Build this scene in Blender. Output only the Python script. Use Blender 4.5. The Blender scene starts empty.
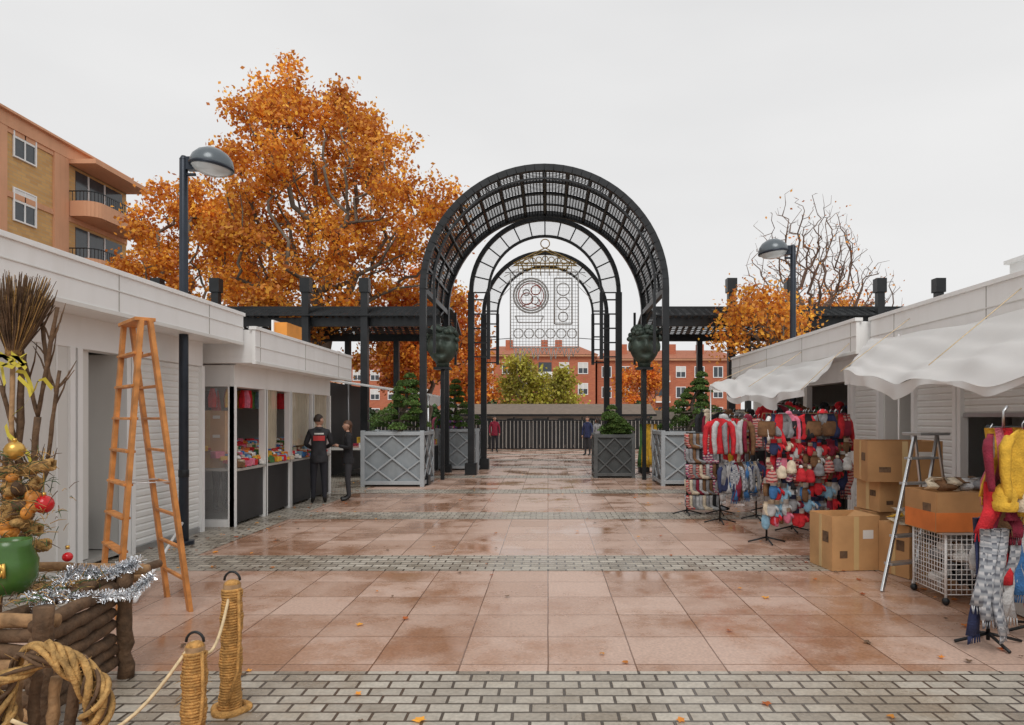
import bpy, math, random
import numpy as np
from mathutils import Vector, Matrix
R=random.Random(7)
S=bpy.context.scene
pi=math.pi
def V(*a): return Vector(a)
# ------------------------------------------------------------ materials
MC={}
def mat(name,col,rough=.6,metal=0,var=.15,scale=4,bump=0,bscale=40,island=0,transl=0,alpha=1,streak=0):
    if name in MC: return MC[name]
    m=bpy.data.materials.new(name); m.use_nodes=True; nt=m.node_tree; N=nt.nodes; L=nt.links
    b=N['Principled BSDF']; b.inputs['Roughness'].default_value=rough; b.inputs['Metallic'].default_value=metal
    tc=N.new('ShaderNodeTexCoord'); no=N.new('ShaderNodeTexNoise'); no.inputs['Scale'].default_value=scale; no.inputs['Detail'].default_value=6
    L.new(tc.outputs['Object'],no.inputs['Vector'])
    cr=N.new('ShaderNodeValToRGB'); cr.color_ramp.elements[0].position=.3; cr.color_ramp.elements[1].position=.7
    cr.color_ramp.elements[0].color=tuple(c*(1-var) for c in col)+(1,)
    cr.color_ramp.elements[1].color=tuple(min(1,c*(1+var)) for c in col)+(1,)
    L.new(no.outputs['Fac'],cr.inputs['Fac']); out=cr.outputs['Color']
    if streak:
        mp=N.new('ShaderNodeMapping'); mp.inputs['Scale'].default_value=(5,5,.5); n4=N.new('ShaderNodeTexNoise'); n4.inputs['Scale'].default_value=1; n4.inputs['Detail'].default_value=5
        L.new(tc.outputs['Object'],mp.inputs[0]); L.new(mp.outputs[0],n4.inputs['Vector'])
        r4=N.new('ShaderNodeValToRGB'); r4.color_ramp.elements[0].position=.5; r4.color_ramp.elements[1].position=.8; r4.color_ramp.elements[0].color=(1,1,1,1); r4.color_ramp.elements[1].color=(1-streak,1-streak*1.1,1-streak*1.3,1)
        L.new(n4.outputs['Fac'],r4.inputs['Fac']); mx=N.new('ShaderNodeMix'); mx.data_type='RGBA'; mx.blend_type='MULTIPLY'; mx.inputs[0].default_value=1
        L.new(out,mx.inputs[6]); L.new(r4.outputs['Color'],mx.inputs[7]); out=mx.outputs[2]
    if island:
        g=N.new('ShaderNodeNewGeometry'); hs=N.new('ShaderNodeHueSaturation')
        mr=N.new('ShaderNodeMapRange'); mr.inputs['To Min'].default_value=1-island; mr.inputs['To Max'].default_value=1+island
        mh=N.new('ShaderNodeMapRange'); mh.inputs['To Min'].default_value=.5-.03*min(1,island*2); mh.inputs['To Max'].default_value=.5+.03*min(1,island*2)
        L.new(g.outputs['Random Per Island'],mr.inputs['Value']); L.new(g.outputs['Random Per Island'],mh.inputs['Value'])
        L.new(mr.outputs[0],hs.inputs['Value']); L.new(mh.outputs[0],hs.inputs['Hue']); L.new(out,hs.inputs['Color']); out=hs.outputs['Color']
    L.new(out,b.inputs['Base Color'])
    if bump:
        n2=N.new('ShaderNodeTexNoise'); n2.inputs['Scale'].default_value=bscale; n2.inputs['Detail'].default_value=5; L.new(tc.outputs['Object'],n2.inputs['Vector'])
        bp=N.new('ShaderNodeBump'); bp.inputs['Strength'].default_value=bump; bp.inputs['Distance'].default_value=.02
        L.new(n2.outputs['Fac'],bp.inputs['Height']); L.new(bp.outputs['Normal'],b.inputs['Normal'])
    if transl:
        t=N.new('ShaderNodeBsdfTranslucent'); L.new(out,t.inputs['Color']); mx=N.new('ShaderNodeMixShader'); mx.inputs[0].default_value=transl
        L.new(b.outputs[0],mx.inputs[1]); L.new(t.outputs[0],mx.inputs[2]); L.new(mx.outputs[0],N['Material Output'].inputs['Surface'])
    if alpha<1: b.inputs['Alpha'].default_value=alpha
    MC[name]=m; return m

def paving(name,bw,rh,c1,c2,mortar,ms,offset,rough0,rough1,stain,bumpd,wet,wob=.012):
    m=bpy.data.materials.new(name); m.use_nodes=True; nt=m.node_tree; N=nt.nodes; L=nt.links; b=N['Principled BSDF']
    tc=N.new('ShaderNodeTexCoord'); br=N.new('ShaderNodeTexBrick'); br.offset=offset; br.offset_frequency=2; br.squash=1
    nw=N.new('ShaderNodeTexNoise'); nw.inputs['Scale'].default_value=1.7; L.new(tc.outputs['Object'],nw.inputs['Vector'])
    sub=N.new('ShaderNodeVectorMath'); sub.operation='SUBTRACT'; sub.inputs[1].default_value=(.5,.5,.5); L.new(nw.outputs['Color'],sub.inputs[0])
    sc=N.new('ShaderNodeVectorMath'); sc.operation='SCALE'; sc.inputs['Scale'].default_value=wob; L.new(sub.outputs[0],sc.inputs[0])
    ad=N.new('ShaderNodeVectorMath'); ad.operation='ADD'; L.new(tc.outputs['Object'],ad.inputs[0]); L.new(sc.outputs[0],ad.inputs[1])
    L.new(ad.outputs[0],br.inputs['Vector'])
    br.inputs['Scale'].default_value=1; br.inputs['Brick Width'].default_value=bw; br.inputs['Row Height'].default_value=rh
    br.inputs['Mortar Size'].default_value=ms; br.inputs['Mortar Smooth'].default_value=.4; br.inputs['Bias'].default_value=0
    br.inputs['Color1'].default_value=c1+(1,); br.inputs['Color2'].default_value=c2+(1,); br.inputs['Mortar'].default_value=mortar+(1,)
    n1=N.new('ShaderNodeTexNoise'); n1.inputs['Scale'].default_value=.75; n1.inputs['Detail'].default_value=8; n1.inputs['Roughness'].default_value=.66
    L.new(tc.outputs['Object'],n1.inputs['Vector'])
    # tiles soak up water differently: shift the stain threshold by the tile tone
    tone=N.new('ShaderNodeSeparateColor'); L.new(br.outputs['Color'],tone.inputs[0])
    tm=N.new('ShaderNodeMath'); tm.operation='MULTIPLY_ADD'; tm.inputs[1].default_value=-.7; L.new(tone.outputs[0],tm.inputs[0])
    tb=N.new('ShaderNodeMath'); tb.operation='ADD'; tb.inputs[1].default_value=.7*(c1[0]+c2[0])/2; L.new(n1.outputs['Fac'],tb.inputs[0]); L.new(tb.outputs[0],tm.inputs[2])
    r1=N.new('ShaderNodeValToRGB'); r1.color_ramp.elements[0].position=.44; r1.color_ramp.elements[1].position=.60
    r1.color_ramp.elements[0].color=(0,0,0,1); r1.color_ramp.elements[1].color=(1,1,1,1); L.new(tm.outputs[0],r1.inputs['Fac'])
    mx=N.new('ShaderNodeMix'); mx.data_type='RGBA'; mx.blend_type='MULTIPLY'; L.new(br.outputs['Color'],mx.inputs[6]); mx.inputs[7].default_value=stain+(1,)
    mm=N.new('ShaderNodeMath'); mm.operation='MULTIPLY'; mm.inputs[1].default_value=wet; L.new(r1.outputs['Color'],mm.inputs[0]); L.new(mm.outputs[0],mx.inputs[0])
    n3=N.new('ShaderNodeTexNoise'); n3.inputs['Scale'].default_value=45; n3.inputs['Detail'].default_value=6; L.new(tc.outputs['Object'],n3.inputs['Vector'])
    r3=N.new('ShaderNodeMapRange'); r3.inputs['From Min'].default_value=.3; r3.inputs['From Max'].default_value=.7; r3.inputs['To Min'].default_value=.8; r3.inputs['To Max'].default_value=1.14
    L.new(n3.outputs['Fac'],r3.inputs['Value'])
    vm=N.new('ShaderNodeVectorMath'); vm.operation='SCALE'; L.new(mx.outputs[2],vm.inputs[0]); L.new(r3.outputs[0],vm.inputs['Scale'])
    L.new(vm.outputs[0],b.inputs['Base Color'])
    rr=N.new('ShaderNodeMapRange'); rr.inputs['To Min'].default_value=rough0; rr.inputs['To Max'].default_value=rough1; L.new(r1.outputs['Color'],rr.inputs['Value'])
    L.new(rr.outputs[0],b.inputs['Roughness'])
    inv=N.new('ShaderNodeMath'); inv.operation='MULTIPLY_ADD'; inv.inputs[1].default_value=-1; inv.inputs[2].default_value=1; L.new(br.outputs['Fac'],inv.inputs[0])
    a2=N.new('ShaderNodeMath'); a2.operation='MULTIPLY_ADD'; a2.inputs[1].default_value=.12; L.new(n3.outputs['Fac'],a2.inputs[0]); L.new(inv.outputs[0],a2.inputs[2])
    bp=N.new('ShaderNodeBump'); bp.inputs['Strength'].default_value=.5; bp.inputs['Distance'].default_value=bumpd; L.new(a2.outputs[0],bp.inputs['Height']); L.new(bp.outputs['Normal'],b.inputs['Normal'])
    return m
M_slab=paving('granite_slabs',.6,.6,(.58,.415,.335),(.47,.315,.24),(.24,.16,.125),.006,0,.42,.10,(.74,.56,.42),.003,.95)
M_sett=paving('stone_setts',.2,.118,(.50,.455,.385),(.35,.315,.265),(.11,.095,.08),.011,.5,.5,.2,(.70,.63,.55),.01,.7)
M_asph=mat('plaza_concrete',(.25,.22,.2),.8,scale=1,var=.2,bump=.2)
M_white=mat('white_enamel',(.86,.86,.85),.4,var=.03,scale=1.5,streak=.06)
M_panel=mat('grey_white_panel',(.70,.69,.66),.5,var=.05,scale=1.2,streak=.06)
M_shut=mat('shutter_white',(.80,.80,.78),.45,var=.04,scale=2,streak=.05)
M_alu=mat('aluminium',(.55,.56,.57),.35,.9,var=.05)
M_dark=mat('dark_steel',(.018,.020,.022),.4,.3,var=.3,scale=3)
M_lamp=mat('lamp_blue_steel',(.025,.032,.045),.35,.4,var=.2)
M_lampg=mat('lamp_shell',(.11,.13,.145),.25,.2,var=.05)
M_int=mat('interior_grey',(.40,.38,.35),.7,var=.1)
M_blk=mat('black_panel',(.013,.013,.015),.5,var=.2)
M_wood=mat('ladder_wood',(.56,.23,.06),.5,var=.32,scale=9,bump=.2)
M_bark=mat('bark_log',(.13,.075,.04),.85,var=.45,scale=12,bump=.8,bscale=30)
M_logl=mat('log_light',(.36,.21,.10),.8,var=.4,scale=14,bump=.5)
M_straw=mat('straw',(.46,.27,.09),.8,var=.4,scale=25,bump=.8,bscale=60)
M_rope=mat('rope',(.55,.29,.085),.85,var=.35,scale=30,bump=.8,bscale=90)
M_ropew=mat('rope_pale',(.65,.5,.3),.85,var=.2,scale=30)
M_card=mat('cardboard',(.52,.29,.125),.8,var=.16,scale=3,bump=.2,bscale=14)
M_card2=mat('cardboard_dark',(.43,.23,.095),.8,var=.16,scale=3,bump=.2,bscale=14)
M_tape=mat('packing_tape',(.6,.42,.2),.25,var=.05)
M_cloth=mat('awning_cloth',(.86,.86,.85),.7,var=.03,scale=2,transl=.4)
M_plant=mat('planter_grey',(.27,.30,.32),.5,var=.15,scale=3,streak=.15)
M_plantd=mat('planter_frame',(.38,.41,.43),.45,var=.1,scale=3)
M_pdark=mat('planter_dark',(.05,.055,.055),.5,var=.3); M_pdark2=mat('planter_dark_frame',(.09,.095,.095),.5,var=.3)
M_head=mat('bronze_green',(.05,.07,.055),.5,.2,var=.5,scale=6,bump=.5,bscale=12)
M_soil=mat('soil',(.05,.035,.025),.9)
M_skin=mat('skin',(.48,.27,.19),.5,var=.05)
M_hair=mat('hair',(.03,.018,.012),.6)
M_hair2=mat('hair_brown',(.09,.04,.02),.6)
M_eye=mat('eye_white',(.7,.7,.7),.3); M_mouth=mat('lips',(.35,.12,.1),.5)
M_tin=mat('tinsel_silver',(.75,.77,.8),.2,.9,island=.3)
M_red=mat('red_gloss',(.6,.015,.02),.15); M_gold=mat('gold',(.7,.42,.1),.3,.7)
M_lw=mat('led_wire_white',(.62,.62,.60),.4); M_ly=mat('led_wire_gold',(.50,.34,.10),.4); M_lr=mat('led_wire_red',(.55,.14,.10),.4)
M_glass=mat('frosted_panel',(.6,.62,.62),.2,alpha=.25)
M_film=mat('clear_film',(.8,.8,.8),.15,alpha=.15)
M_net=mat('cream_net_curtain',(.72,.64,.48),.8,alpha=.45,var=.1)
M_win=mat('window_glass',(.05,.06,.07),.12)
M_greenpot=mat('green_glaze',(.06,.15,.03),.25,var=.3); M_pump=mat('gourd_orange',(.65,.25,.04),.5,var=.3)
M_leafO=mat('plane_leaf_orange',(.90,.325,.05),.6,var=.42,scale=.55,island=.4,transl=.4)
M_leafO2=mat('leaf_amber',(.72,.25,.04),.6,var=.4,scale=.6,island=.4,transl=.35)
M_leafY=mat('leaf_yellowgreen',(.46,.40,.06),.6,var=.45,scale=.3,island=.4,transl=.3)
M_leafG=mat('leaf_green',(.045,.09,.025),.6,var=.5,scale=2,island=.4)
M_leafP=mat('pine_needles',(.10,.17,.035),.65,var=.5,scale=3,island=.4,transl=.2)
M_trunk=mat('tree_bark',(.16,.13,.10),.85,var=.4,scale=3,bump=.6,bscale=10)
M_twig=mat('twig_bark',(.17,.105,.075),.85,var=.3)

# ------------------------------------------------------------ mesh builder
class MB:
    def __init__(s): s.v=[];s.f=[];s.m=[];s.sm=[];s.mats=[]
    def mi(s,m):
        if m not in s.mats: s.mats.append(m)
        return s.mats.index(m)
    def add(s,vs,fs,m,smooth=False):
        o=len(s.v); s.v.extend([tuple(v) for v in vs]); k=s.mi(m)
        for f in fs: s.f.append(tuple(i+o for i in f)); s.m.append(k); s.sm.append(smooth)
    def box(s,c,sz,m,rz=0,rot=None):
        M=rot if rot else Matrix.Rotation(rz,3,'Z'); c=Vector(c)
        vs=[c+M@V(x*sz[0]/2,y*sz[1]/2,z*sz[2]/2) for x in(-1,1) for y in(-1,1) for z in(-1,1)]
        s.add(vs,[(0,1,3,2),(4,6,7,5),(0,4,5,1),(2,3,7,6),(0,2,6,4),(1,5,7,3)],m)
    def bb(s,x0,x1,y0,y1,z0,z1,m): s.box(((x0+x1)/2,(y0+y1)/2,(z0+z1)/2),(abs(x1-x0),abs(y1-y0),abs(z1-z0)),m)
    def beam(s,a,b,w,h,m,up=(0,0,1)):
        a=Vector(a);b=Vector(b);d=(b-a); l=d.length
        if l<1e-6:return
        d.normalize(); u=Vector(up)
        if abs(d.dot(u))>.98: u=V(0,1,0)
        x=d.cross(u).normalized(); z=x.cross(d)
        s.box((a+b)/2,(w,l,h),m,rot=Matrix((x,d,z)).transposed())
    def tube(s,pts,rs,m,n=8,caps=True,smooth=True):
        pts=[Vector(p) for p in pts]
        if not hasattr(rs,'__len__'): rs=[rs]*len(pts)
        vs=[];fs=[];px=None
        for i,p in enumerate(pts):
            d=(pts[min(i+1,len(pts)-1)]-pts[max(i-1,0)])
            if d.length<1e-7: d=V(0,0,1)
            d.normalize()
            if px is None:
                u=V(0,0,1) if abs(d.z)<.9 else V(1,0,0); px=d.cross(u).normalized()
            else:
                px=(px-d*px.dot(d)); px.normalize()
            py=d.cross(px)
            for k in range(n):
                a=2*pi*k/n; vs.append(p+(px*math.cos(a)+py*math.sin(a))*rs[i])
        for i in range(len(pts)-1):
            for k in range(n):
                k2=(k+1)%n; fs.append((i*n+k,i*n+k2,(i+1)*n+k2,(i+1)*n+k))
        if caps: fs.append(tuple(range(n-1,-1,-1))); fs.append(tuple((len(pts)-1)*n+k for k in range(n)))
        s.add(vs,fs,m,smooth)
    def cyl(s,a,b,r1,r2,m,n=12): s.tube([a,b],[r1,r2],m,n)
    def lathe(s,prof,c,m,n=20,M=None):
        vs=[];fs=[];c=Vector(c)
        for r,z in prof:
            for k in range(n):
                p=V(r*math.cos(2*pi*k/n),r*math.sin(2*pi*k/n),z); vs.append(c+(M@p if M else p))
        for i in range(len(prof)-1):
            for k in range(n): fs.append((i*n+k,i*n+(k+1)%n,(i+1)*n+(k+1)%n,(i+1)*n+k))
        s.add(vs,fs,m,True)
    def sph(s,c,r,m,n=14,k=9,fn=None,M=None,keep=None):
        if not hasattr(r,'__len__'): r=(r,r,r)
        c=Vector(c);vs=[];fs=[];us=[]
        for i in range(k+1):
            th=pi*i/k
            for j in range(n):
                a=2*pi*j/n; u=V(math.sin(th)*math.cos(a),math.sin(th)*math.sin(a),math.cos(th)); us.append(u.copy())
                p=V(u.x*r[0],u.y*r[1],u.z*r[2])
                if fn: p=fn(u,p)
                if M: p=M@p
                vs.append(c+p)
        for i in range(k):
            for j in range(n):
                f=(i*n+j,(i+1)*n+j,(i+1)*n+(j+1)%n,i*n+(j+1)%n)
                if keep and not keep((us[f[0]]+us[f[2]])/2): continue
                fs.append(f)
        s.add(vs,fs,m,True)
    def grid(s,fn,nu,nv,m,smooth=True):
        vs=[fn(i/nu,j/nv) for i in range(nu+1) for j in range(nv+1)]
        fs=[(i*(nv+1)+j,(i+1)*(nv+1)+j,(i+1)*(nv+1)+j+1,i*(nv+1)+j+1) for i in range(nu) for j in range(nv)]
        s.add(vs,fs,m,smooth)
    def flat(s,pts,ws,t,m,yaw=0,n=12,fold=.25,seed=0):
        ax=V(math.cos(yaw),math.sin(yaw),0); bx=V(-math.sin(yaw),math.cos(yaw),0); vs=[];fs=[]
        for i,p in enumerate(pts):
            p=Vector(p)
            for k in range(n):
                a=2*pi*k/n; q=1+fold*math.sin(a*4+seed+i*.4)
                vs.append(p+ax*math.cos(a)*ws[i]+bx*math.sin(a)*t*q)
        for i in range(len(pts)-1):
            for k in range(n): fs.append((i*n+k,i*n+(k+1)%n,(i+1)*n+(k+1)%n,(i+1)*n+k))
        fs.append(tuple(range(n))); fs.append(tuple((len(pts)-1)*n+k for k in range(n)))
        s.add(vs,fs,m,True)
    def obj(s,name,parent=None,bevel=0,origin=None):
        me=bpy.data.meshes.new(name)
        v=np.array(s.v,dtype=np.float64)
        if origin is None: origin=np.array([(v[:,0].min()+v[:,0].max())/2,(v[:,1].min()+v[:,1].max())/2,v[:,2].min()])
        else: origin=np.array(origin,dtype=float)
        me.from_pydata((v-origin).tolist(),[],s.f); 
        for m in s.mats: me.materials.append(m)
        me.polygons.foreach_set('material_index',s.m); me.polygons.foreach_set('use_smooth',s.sm); me.update()
        ob=bpy.data.objects.new(name,me); S.collection.objects.link(ob); ob.location=origin
        if parent: 
            ob.parent=parent; ob.location=Vector(origin)-parent.location
        if bevel:
            b=ob.modifiers.new('Bevel','BEVEL'); b.width=bevel; b.segments=2; b.limit_method='ANGLE'
        return ob
def empty(name,loc):
    e=bpy.data.objects.new(name,None); e.location=loc; S.collection.objects.link(e); return e

# ------------------------------------------------------------ ground
def sheet(name,x0,x1,y0,y1,z,m):
    b=MB(); b.add([(x0,y0,z),(x1,y0,z),(x1,y1,z),(x0,y1,z)],[(0,1,2,3)],m); return b.obj(name,origin=(0,0,0))
sheet('ground',-600,600,-60,1400,0,M_asph)
sheet('plaza_pavement',-8.5,8.5,-2,44,.004,M_slab)
b=MB()
for k in range(-1,9):
    y1=4.66+3.9*k; y0=y1-.85
    if k==0: y0=y1-.99
    b.add([(-4.3,y0,.008),(8.5,y0,.008),(8.5,y1,.008),(-4.3,y1,.008)],[(0,1,2,3)],M_sett)
b.add([(-8.5,-2,.008),(-4.3,-2,.008),(-4.3,44,.008),(-8.5,44,.008)],[(0,1,2,3)],M_sett)
b.obj('sett_paving_bands',origin=(0,0,0))
b=MB()
for i in range(520):
    x=R.uniform(-4.6,4.5); y=R.uniform(3.7,24)
    if i>150: x=R.choice([-4.7,-4.4,3.4,4])+R.gauss(0,.45)
    a=R.uniform(0,6.3); s=R.uniform(.018,.045); vs=[]
    for k in range(10):
        r=s*(1 if k%2 else .55)*R.uniform(.8,1.1); vs.append((x+r*math.cos(a+k*pi/5),y+r*math.sin(a+k*pi/5),.014+R.uniform(0,.012)))
    b.add(vs,[tuple(range(10))],R.choice([M_leafO2,M_leafO2,M_bark]))
b.obj('fallen_leaves')

# ------------------------------------------------------------ kiosks
def shutter(b,x,y0,y1,z0,z1,sx,m=M_shut,pitch=.085):
    n=max(1,int((z1-z0)/pitch)); vs=[];fs=[]
    prof=[]
    for i in range(n):
        z=z0+(z1-z0)*i/n; h=(z1-z0)/n
        prof+= [(0,z),(.014,z+h*.2),(.014,z+h*.75),(0,z+h*.95)]
    prof.append((0,z1))
    for d,z in prof: vs+= [(x+sx*d,y0,z),(x+sx*d,y1,z)]
    for i in range(len(prof)-1): fs.append((2*i,2*i+1,2*i+3,2*i+2))
    b.add(vs,fs,m)
def kiosk(name,side,xf,xo,y0,y1,z0,z1,sections,depth=2.9,endnear=True):
    e=empty(name,(side*(xf+depth/2),(y0+y1)/2,0)); s=side
    X=lambda x: s*x
    def bb(b,x0,x1,*r): b.bb(min(X(x0),X(x1)),max(X(x0),X(x1)),*r)
    w=MB(); bb(w,xf+depth-.08,xf+depth,y0,y1,0,z1-.02,M_panel)
    bb(w,xf+.06,xf+depth-.08,y1-.06,y1,0,z0,M_panel)
    if endnear: bb(w,xf+.06,xf+depth-.08,y0,y0+.06,0,z0,M_panel)
    bb(w,xf+.05,xf+depth-.08,y0+.06,y1-.06,.05,.09,M_int)
    w.obj('walls',e)
    r=MB(); bb(r,xo+.05,xf+depth+.1,y0-.15,y1+.12,z0+.02,z0+.12,M_white); 
    bb(r,xo,xo+.05,y0-.18,y1+.15,z0,z1,M_white)
    bb(r,xo-.025,xo+.09,y0-.2,y1+.17,z1,z1+.05,M_white)
    bb(r,xo-.012,xo,y0-.18,y1+.15,z0+.0,z0+.045,M_panel)
    bb(r,xo-.01,xo,y0-.18,y1+.15,z0+.26,z0+.275,M_panel)
    bb(r,xo+.05,xf+depth+.1,y0-.15,y0-.1,z0+.12,z1,M_white)
    bb(r,xo+.05,xf+depth+.1,y1+.07,y1+.12,z0+.12,z1,M_white)
    for k in range(int((y1-y0)/2)+1):
        yy=y0+k*2; bb(r,xo-.006,xo,yy,yy+.012,z0+.05,z1,M_int)
    r.obj('roof_fascia',e,bevel=.008)
    f=MB(); bb(f,xf,xf+.22,y0+.08,y1-.08,z0-.33,z0+.019,M_white)
    for (a,c,kind) in sections:
        for yy in (a,c): bb(f,xf-.012,xf+.09,yy-.04,yy+.04,0,z0-.33,M_white)
        if kind=='panel':
            bb(f,xf+.02,xf+.06,a+.04,c-.04,0,z0-.33,M_panel)
            k=a+.4
            while k<c-.1: bb(f,xf+.012,xf+.02,k,k+.02,0,z0-.33,M_white); k+=.55
        elif kind=='shutter':
            shutter(f,X(xf+.05),a+.04,c-.04,.08,z0-.33,-s); bb(f,xf+.02,xf+.08,a+.04,c-.04,0,.08,M_alu)
        elif kind=='half':
            shutter(f,X(xf+.05),a+.04,c-.04,z0-.85,z0-.33,-s); bb(f,xf+.02,xf+.08,a+.04,c-.04,z0-.9,z0-.85,M_alu)
            bb(f,xf+1.0,xf+1.04,a-.2,c+.5,0,z0-.33,M_panel)
        elif kind=='open':
            bb(f,xf+.9,xf+.94,a-.3,c+.3,0.1,z0-.4,M_int)
            bb(f,xf+.1,xf+.9,c-.03,c+.01,.1,z0-.33,M_panel); bb(f,xf+.1,xf+.12,a+.04,a+.3,.1,z0-.33,M_panel)
            shutter(f,X(xf+.5),a+.3,c-.04,.5,z0-.33,-s)
        elif kind=='counter':
            bb(f,xf+.02,xf+.07,a+.04,c-.04,.05,.86,M_blk); bb(f,xf-.03,xf+.75,a+.04,c-.04,.86,.9,M_int)
        elif kind=='counterlow':
            bb(f,xf+.3,xf+.35,a+.04,c-.04,.05,.7,M_blk)
    f.obj('front',e,bevel=0)
    return e
k1=kiosk('market_kiosk',-1,5.1,4.6,1.5,10.42,2.78,3.22,[(2,4.6,'panel'),(4.68,7.5,'panel'),(7.62,8.5,'open'),(8.6,10.34,'shutter')])
k2=kiosk('market_kiosk',-1,4.83,4.42,10.75,15.6,2.5,3.02,[(10.8,11.95,'counter'),(12.0,13.1,'counter'),(13.15,14.35,'counter'),(14.4,15.5,'counter')],endnear=False)
k3=kiosk('market_kiosk',1,5.2,4.7,1.5,10.05,2.6,3.1,[(2,4.5,'half'),(4.6,6.7,'half'),(6.8,8.85,'half'),(8.95,9.97,'shutter')])
k4=kiosk('market_kiosk',1,4.95,4.5,10.4,17.0,2.62,3.1,[(10.5,11.4,'shutter'),(11.5,13.4,'counterlow'),(13.5,15.2,'counterlow'),(15.3,16.8,'panel')])
b=MB(); b.bb(6.2,8.1,3,9.4,3.15,3.75,M_white); b.bb(6.15,8.15,2.95,9.45,3.75,3.8,M_white); b.obj('roof_unit',k3)
b=MB()
for x in (-4.86,-5.6,-6.4,-7.6): b.bb(x-.035,x+.035,10.76,10.83,0,2.5,M_white)
b.bb(-7.6,-4.83,10.77,10.82,0,.12,M_white); b.bb(-7.6,-4.83,10.77,10.82,2.17,2.5,M_white)
b.bb(-7.6,-4.86,10.785,10.79,.12,2.17,M_film)
b.obj('glazing',k2)
b=MB()
for y0,y1 in((12.05,12.55),(13.2,14.3),(14.45,15.4)):
    b.grid(lambda u,v:V(-4.86+.025*math.sin(u*40+v*3)*(1-.3*v),y0+u*(y1-y0)*(1-.15*(1-v)),1.15+v*1.02),30,6,M_net)
b.obj('net_curtains',k2)
COL={}
def C(n,c,rough=.85): COL[n]=mat('fabric_'+n,c,rough,var=.28,scale=14,bump=.6,bscale=70)
for n,c in dict(red=(.58,.02,.03),wine=(.24,.015,.04),pink=(.68,.18,.27),hot=(.62,.03,.15),navy=(.025,.035,.10),blue=(.05,.17,.40),sky=(.25,.45,.6),teal=(.03,.22,.22),
  grey=(.26,.26,.27),lgrey=(.5,.5,.5),black=(.015,.015,.018),white=(.78,.77,.74),cream=(.66,.56,.42),mustard=(.72,.42,.04),brown=(.18,.09,.04),orange=(.7,.19,.03),green=(.07,.18,.05),violet=(.16,.06,.28)).items(): C(n,c)
def wovenmat(name,a,c,d,sc=9):
    m=bpy.data.materials.new(name); m.use_nodes=True; N=m.node_tree.nodes; L=m.node_tree.links
    tc=N.new('ShaderNodeTexCoord'); ck=N.new('ShaderNodeTexChecker'); ck.inputs['Scale'].default_value=sc; ck.inputs['Color1'].default_value=a+(1,); ck.inputs['Color2'].default_value=c+(1,)
    ns=N.new('ShaderNodeTexNoise'); ns.inputs['Scale'].default_value=6; va=N.new('ShaderNodeVectorMath'); va.operation='MULTIPLY_ADD'; va.inputs[1].default_value=(.06,.06,.06); L.new(tc.outputs['Object'],ns.inputs['Vector']); L.new(ns.outputs['Color'],va.inputs[0]); L.new(tc.outputs['Object'],va.inputs[2])
    wv=N.new('ShaderNodeTexWave'); wv.bands_direction='Z'; wv.inputs['Scale'].default_value=sc*.3; L.new(va.outputs[0],wv.inputs['Vector']); L.new(va.outputs[0],ck.inputs['Vector'])
    mx=N.new('ShaderNodeMix'); mx.data_type='RGBA'; L.new(wv.outputs['Fac'],mx.inputs[0]); L.new(ck.outputs['Color'],mx.inputs[6]); mx.inputs[7].default_value=d+(1,)
    L.new(mx.outputs[2],N['Principled BSDF'].inputs['Base Color']); N['Principled BSDF'].inputs['Roughness'].default_value=.9; COL[name]=m
wovenmat('plaid_grey',(.55,.55,.56),(.14,.15,.18),(.33,.35,.38),24); wovenmat('plaid_red',(.5,.03,.03),(.07,.02,.03),(.55,.35,.3),24); wovenmat('stripe_pink',(.6,.12,.2),(.7,.65,.6),(.15,.05,.12),24)
ALLC=list(COL.keys())
GOODS=['red','red','orange','blue','white','mustard','pink','cream','brown','sky','red','green']
b=MB()
for i in range(620):
    y=R.uniform(10.92,15.35); q=R.random(); x=-4.84-.62*q; c=COL[R.choice(GOODS)]
    z=.905+.30*q; h=R.uniform(.03,.12); b.box((x,y,z+h/2),(R.uniform(.07,.15),R.uniform(.07,.18),h),c,R.uniform(-.9,.9))
b.bb(-5.5,-5.46,10.95,15.35,.9,1.2,M_int)
for i in range(40): q=R.random(); b.sph((-4.86-.6*q,R.uniform(11,15.2),.98+.3*q),(.055,.055,.05),COL[R.choice(['red','mustard','white','sky','orange'])],8,6)
for i in range(30):
    y=R.uniform(11,15.3); x=-5.0-R.uniform(0,.4); b.flat([(x,y,2.15),(x,y,2.0),(x,y,1.85)],[.03,.07,.06],.03,COL[R.choice(GOODS)],R.uniform(0,3))
b.obj('merchandise_on_counter',k2,bevel=.01)
b=MB()
for z in (1.08,1.43,1.78,2.08):
    b.bb(-7.72,-7.2,10.9,15.5,z-.03,z,M_panel)
    y=10.95
    while y<15.3:
        wd=R.uniform(.1,.28); h=R.uniform(.1,.28); b.box((-7.35,y+wd/2,z+h/2),(.25,wd*.9,h),COL[R.choice(ALLC)]); y+=wd
for i in range(9): b.flat([(-5.3-.12*i+R.uniform(-.04,.04),11.15,2.12),(-5.3-.12*i,11.15,1.9),(-5.3-.12*i,11.15,1.62)],[.05,.09,.1],.04,COL[R.choice(['red','red','wine','black','pink'])])
b.obj('shelf_stock',k2)
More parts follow.
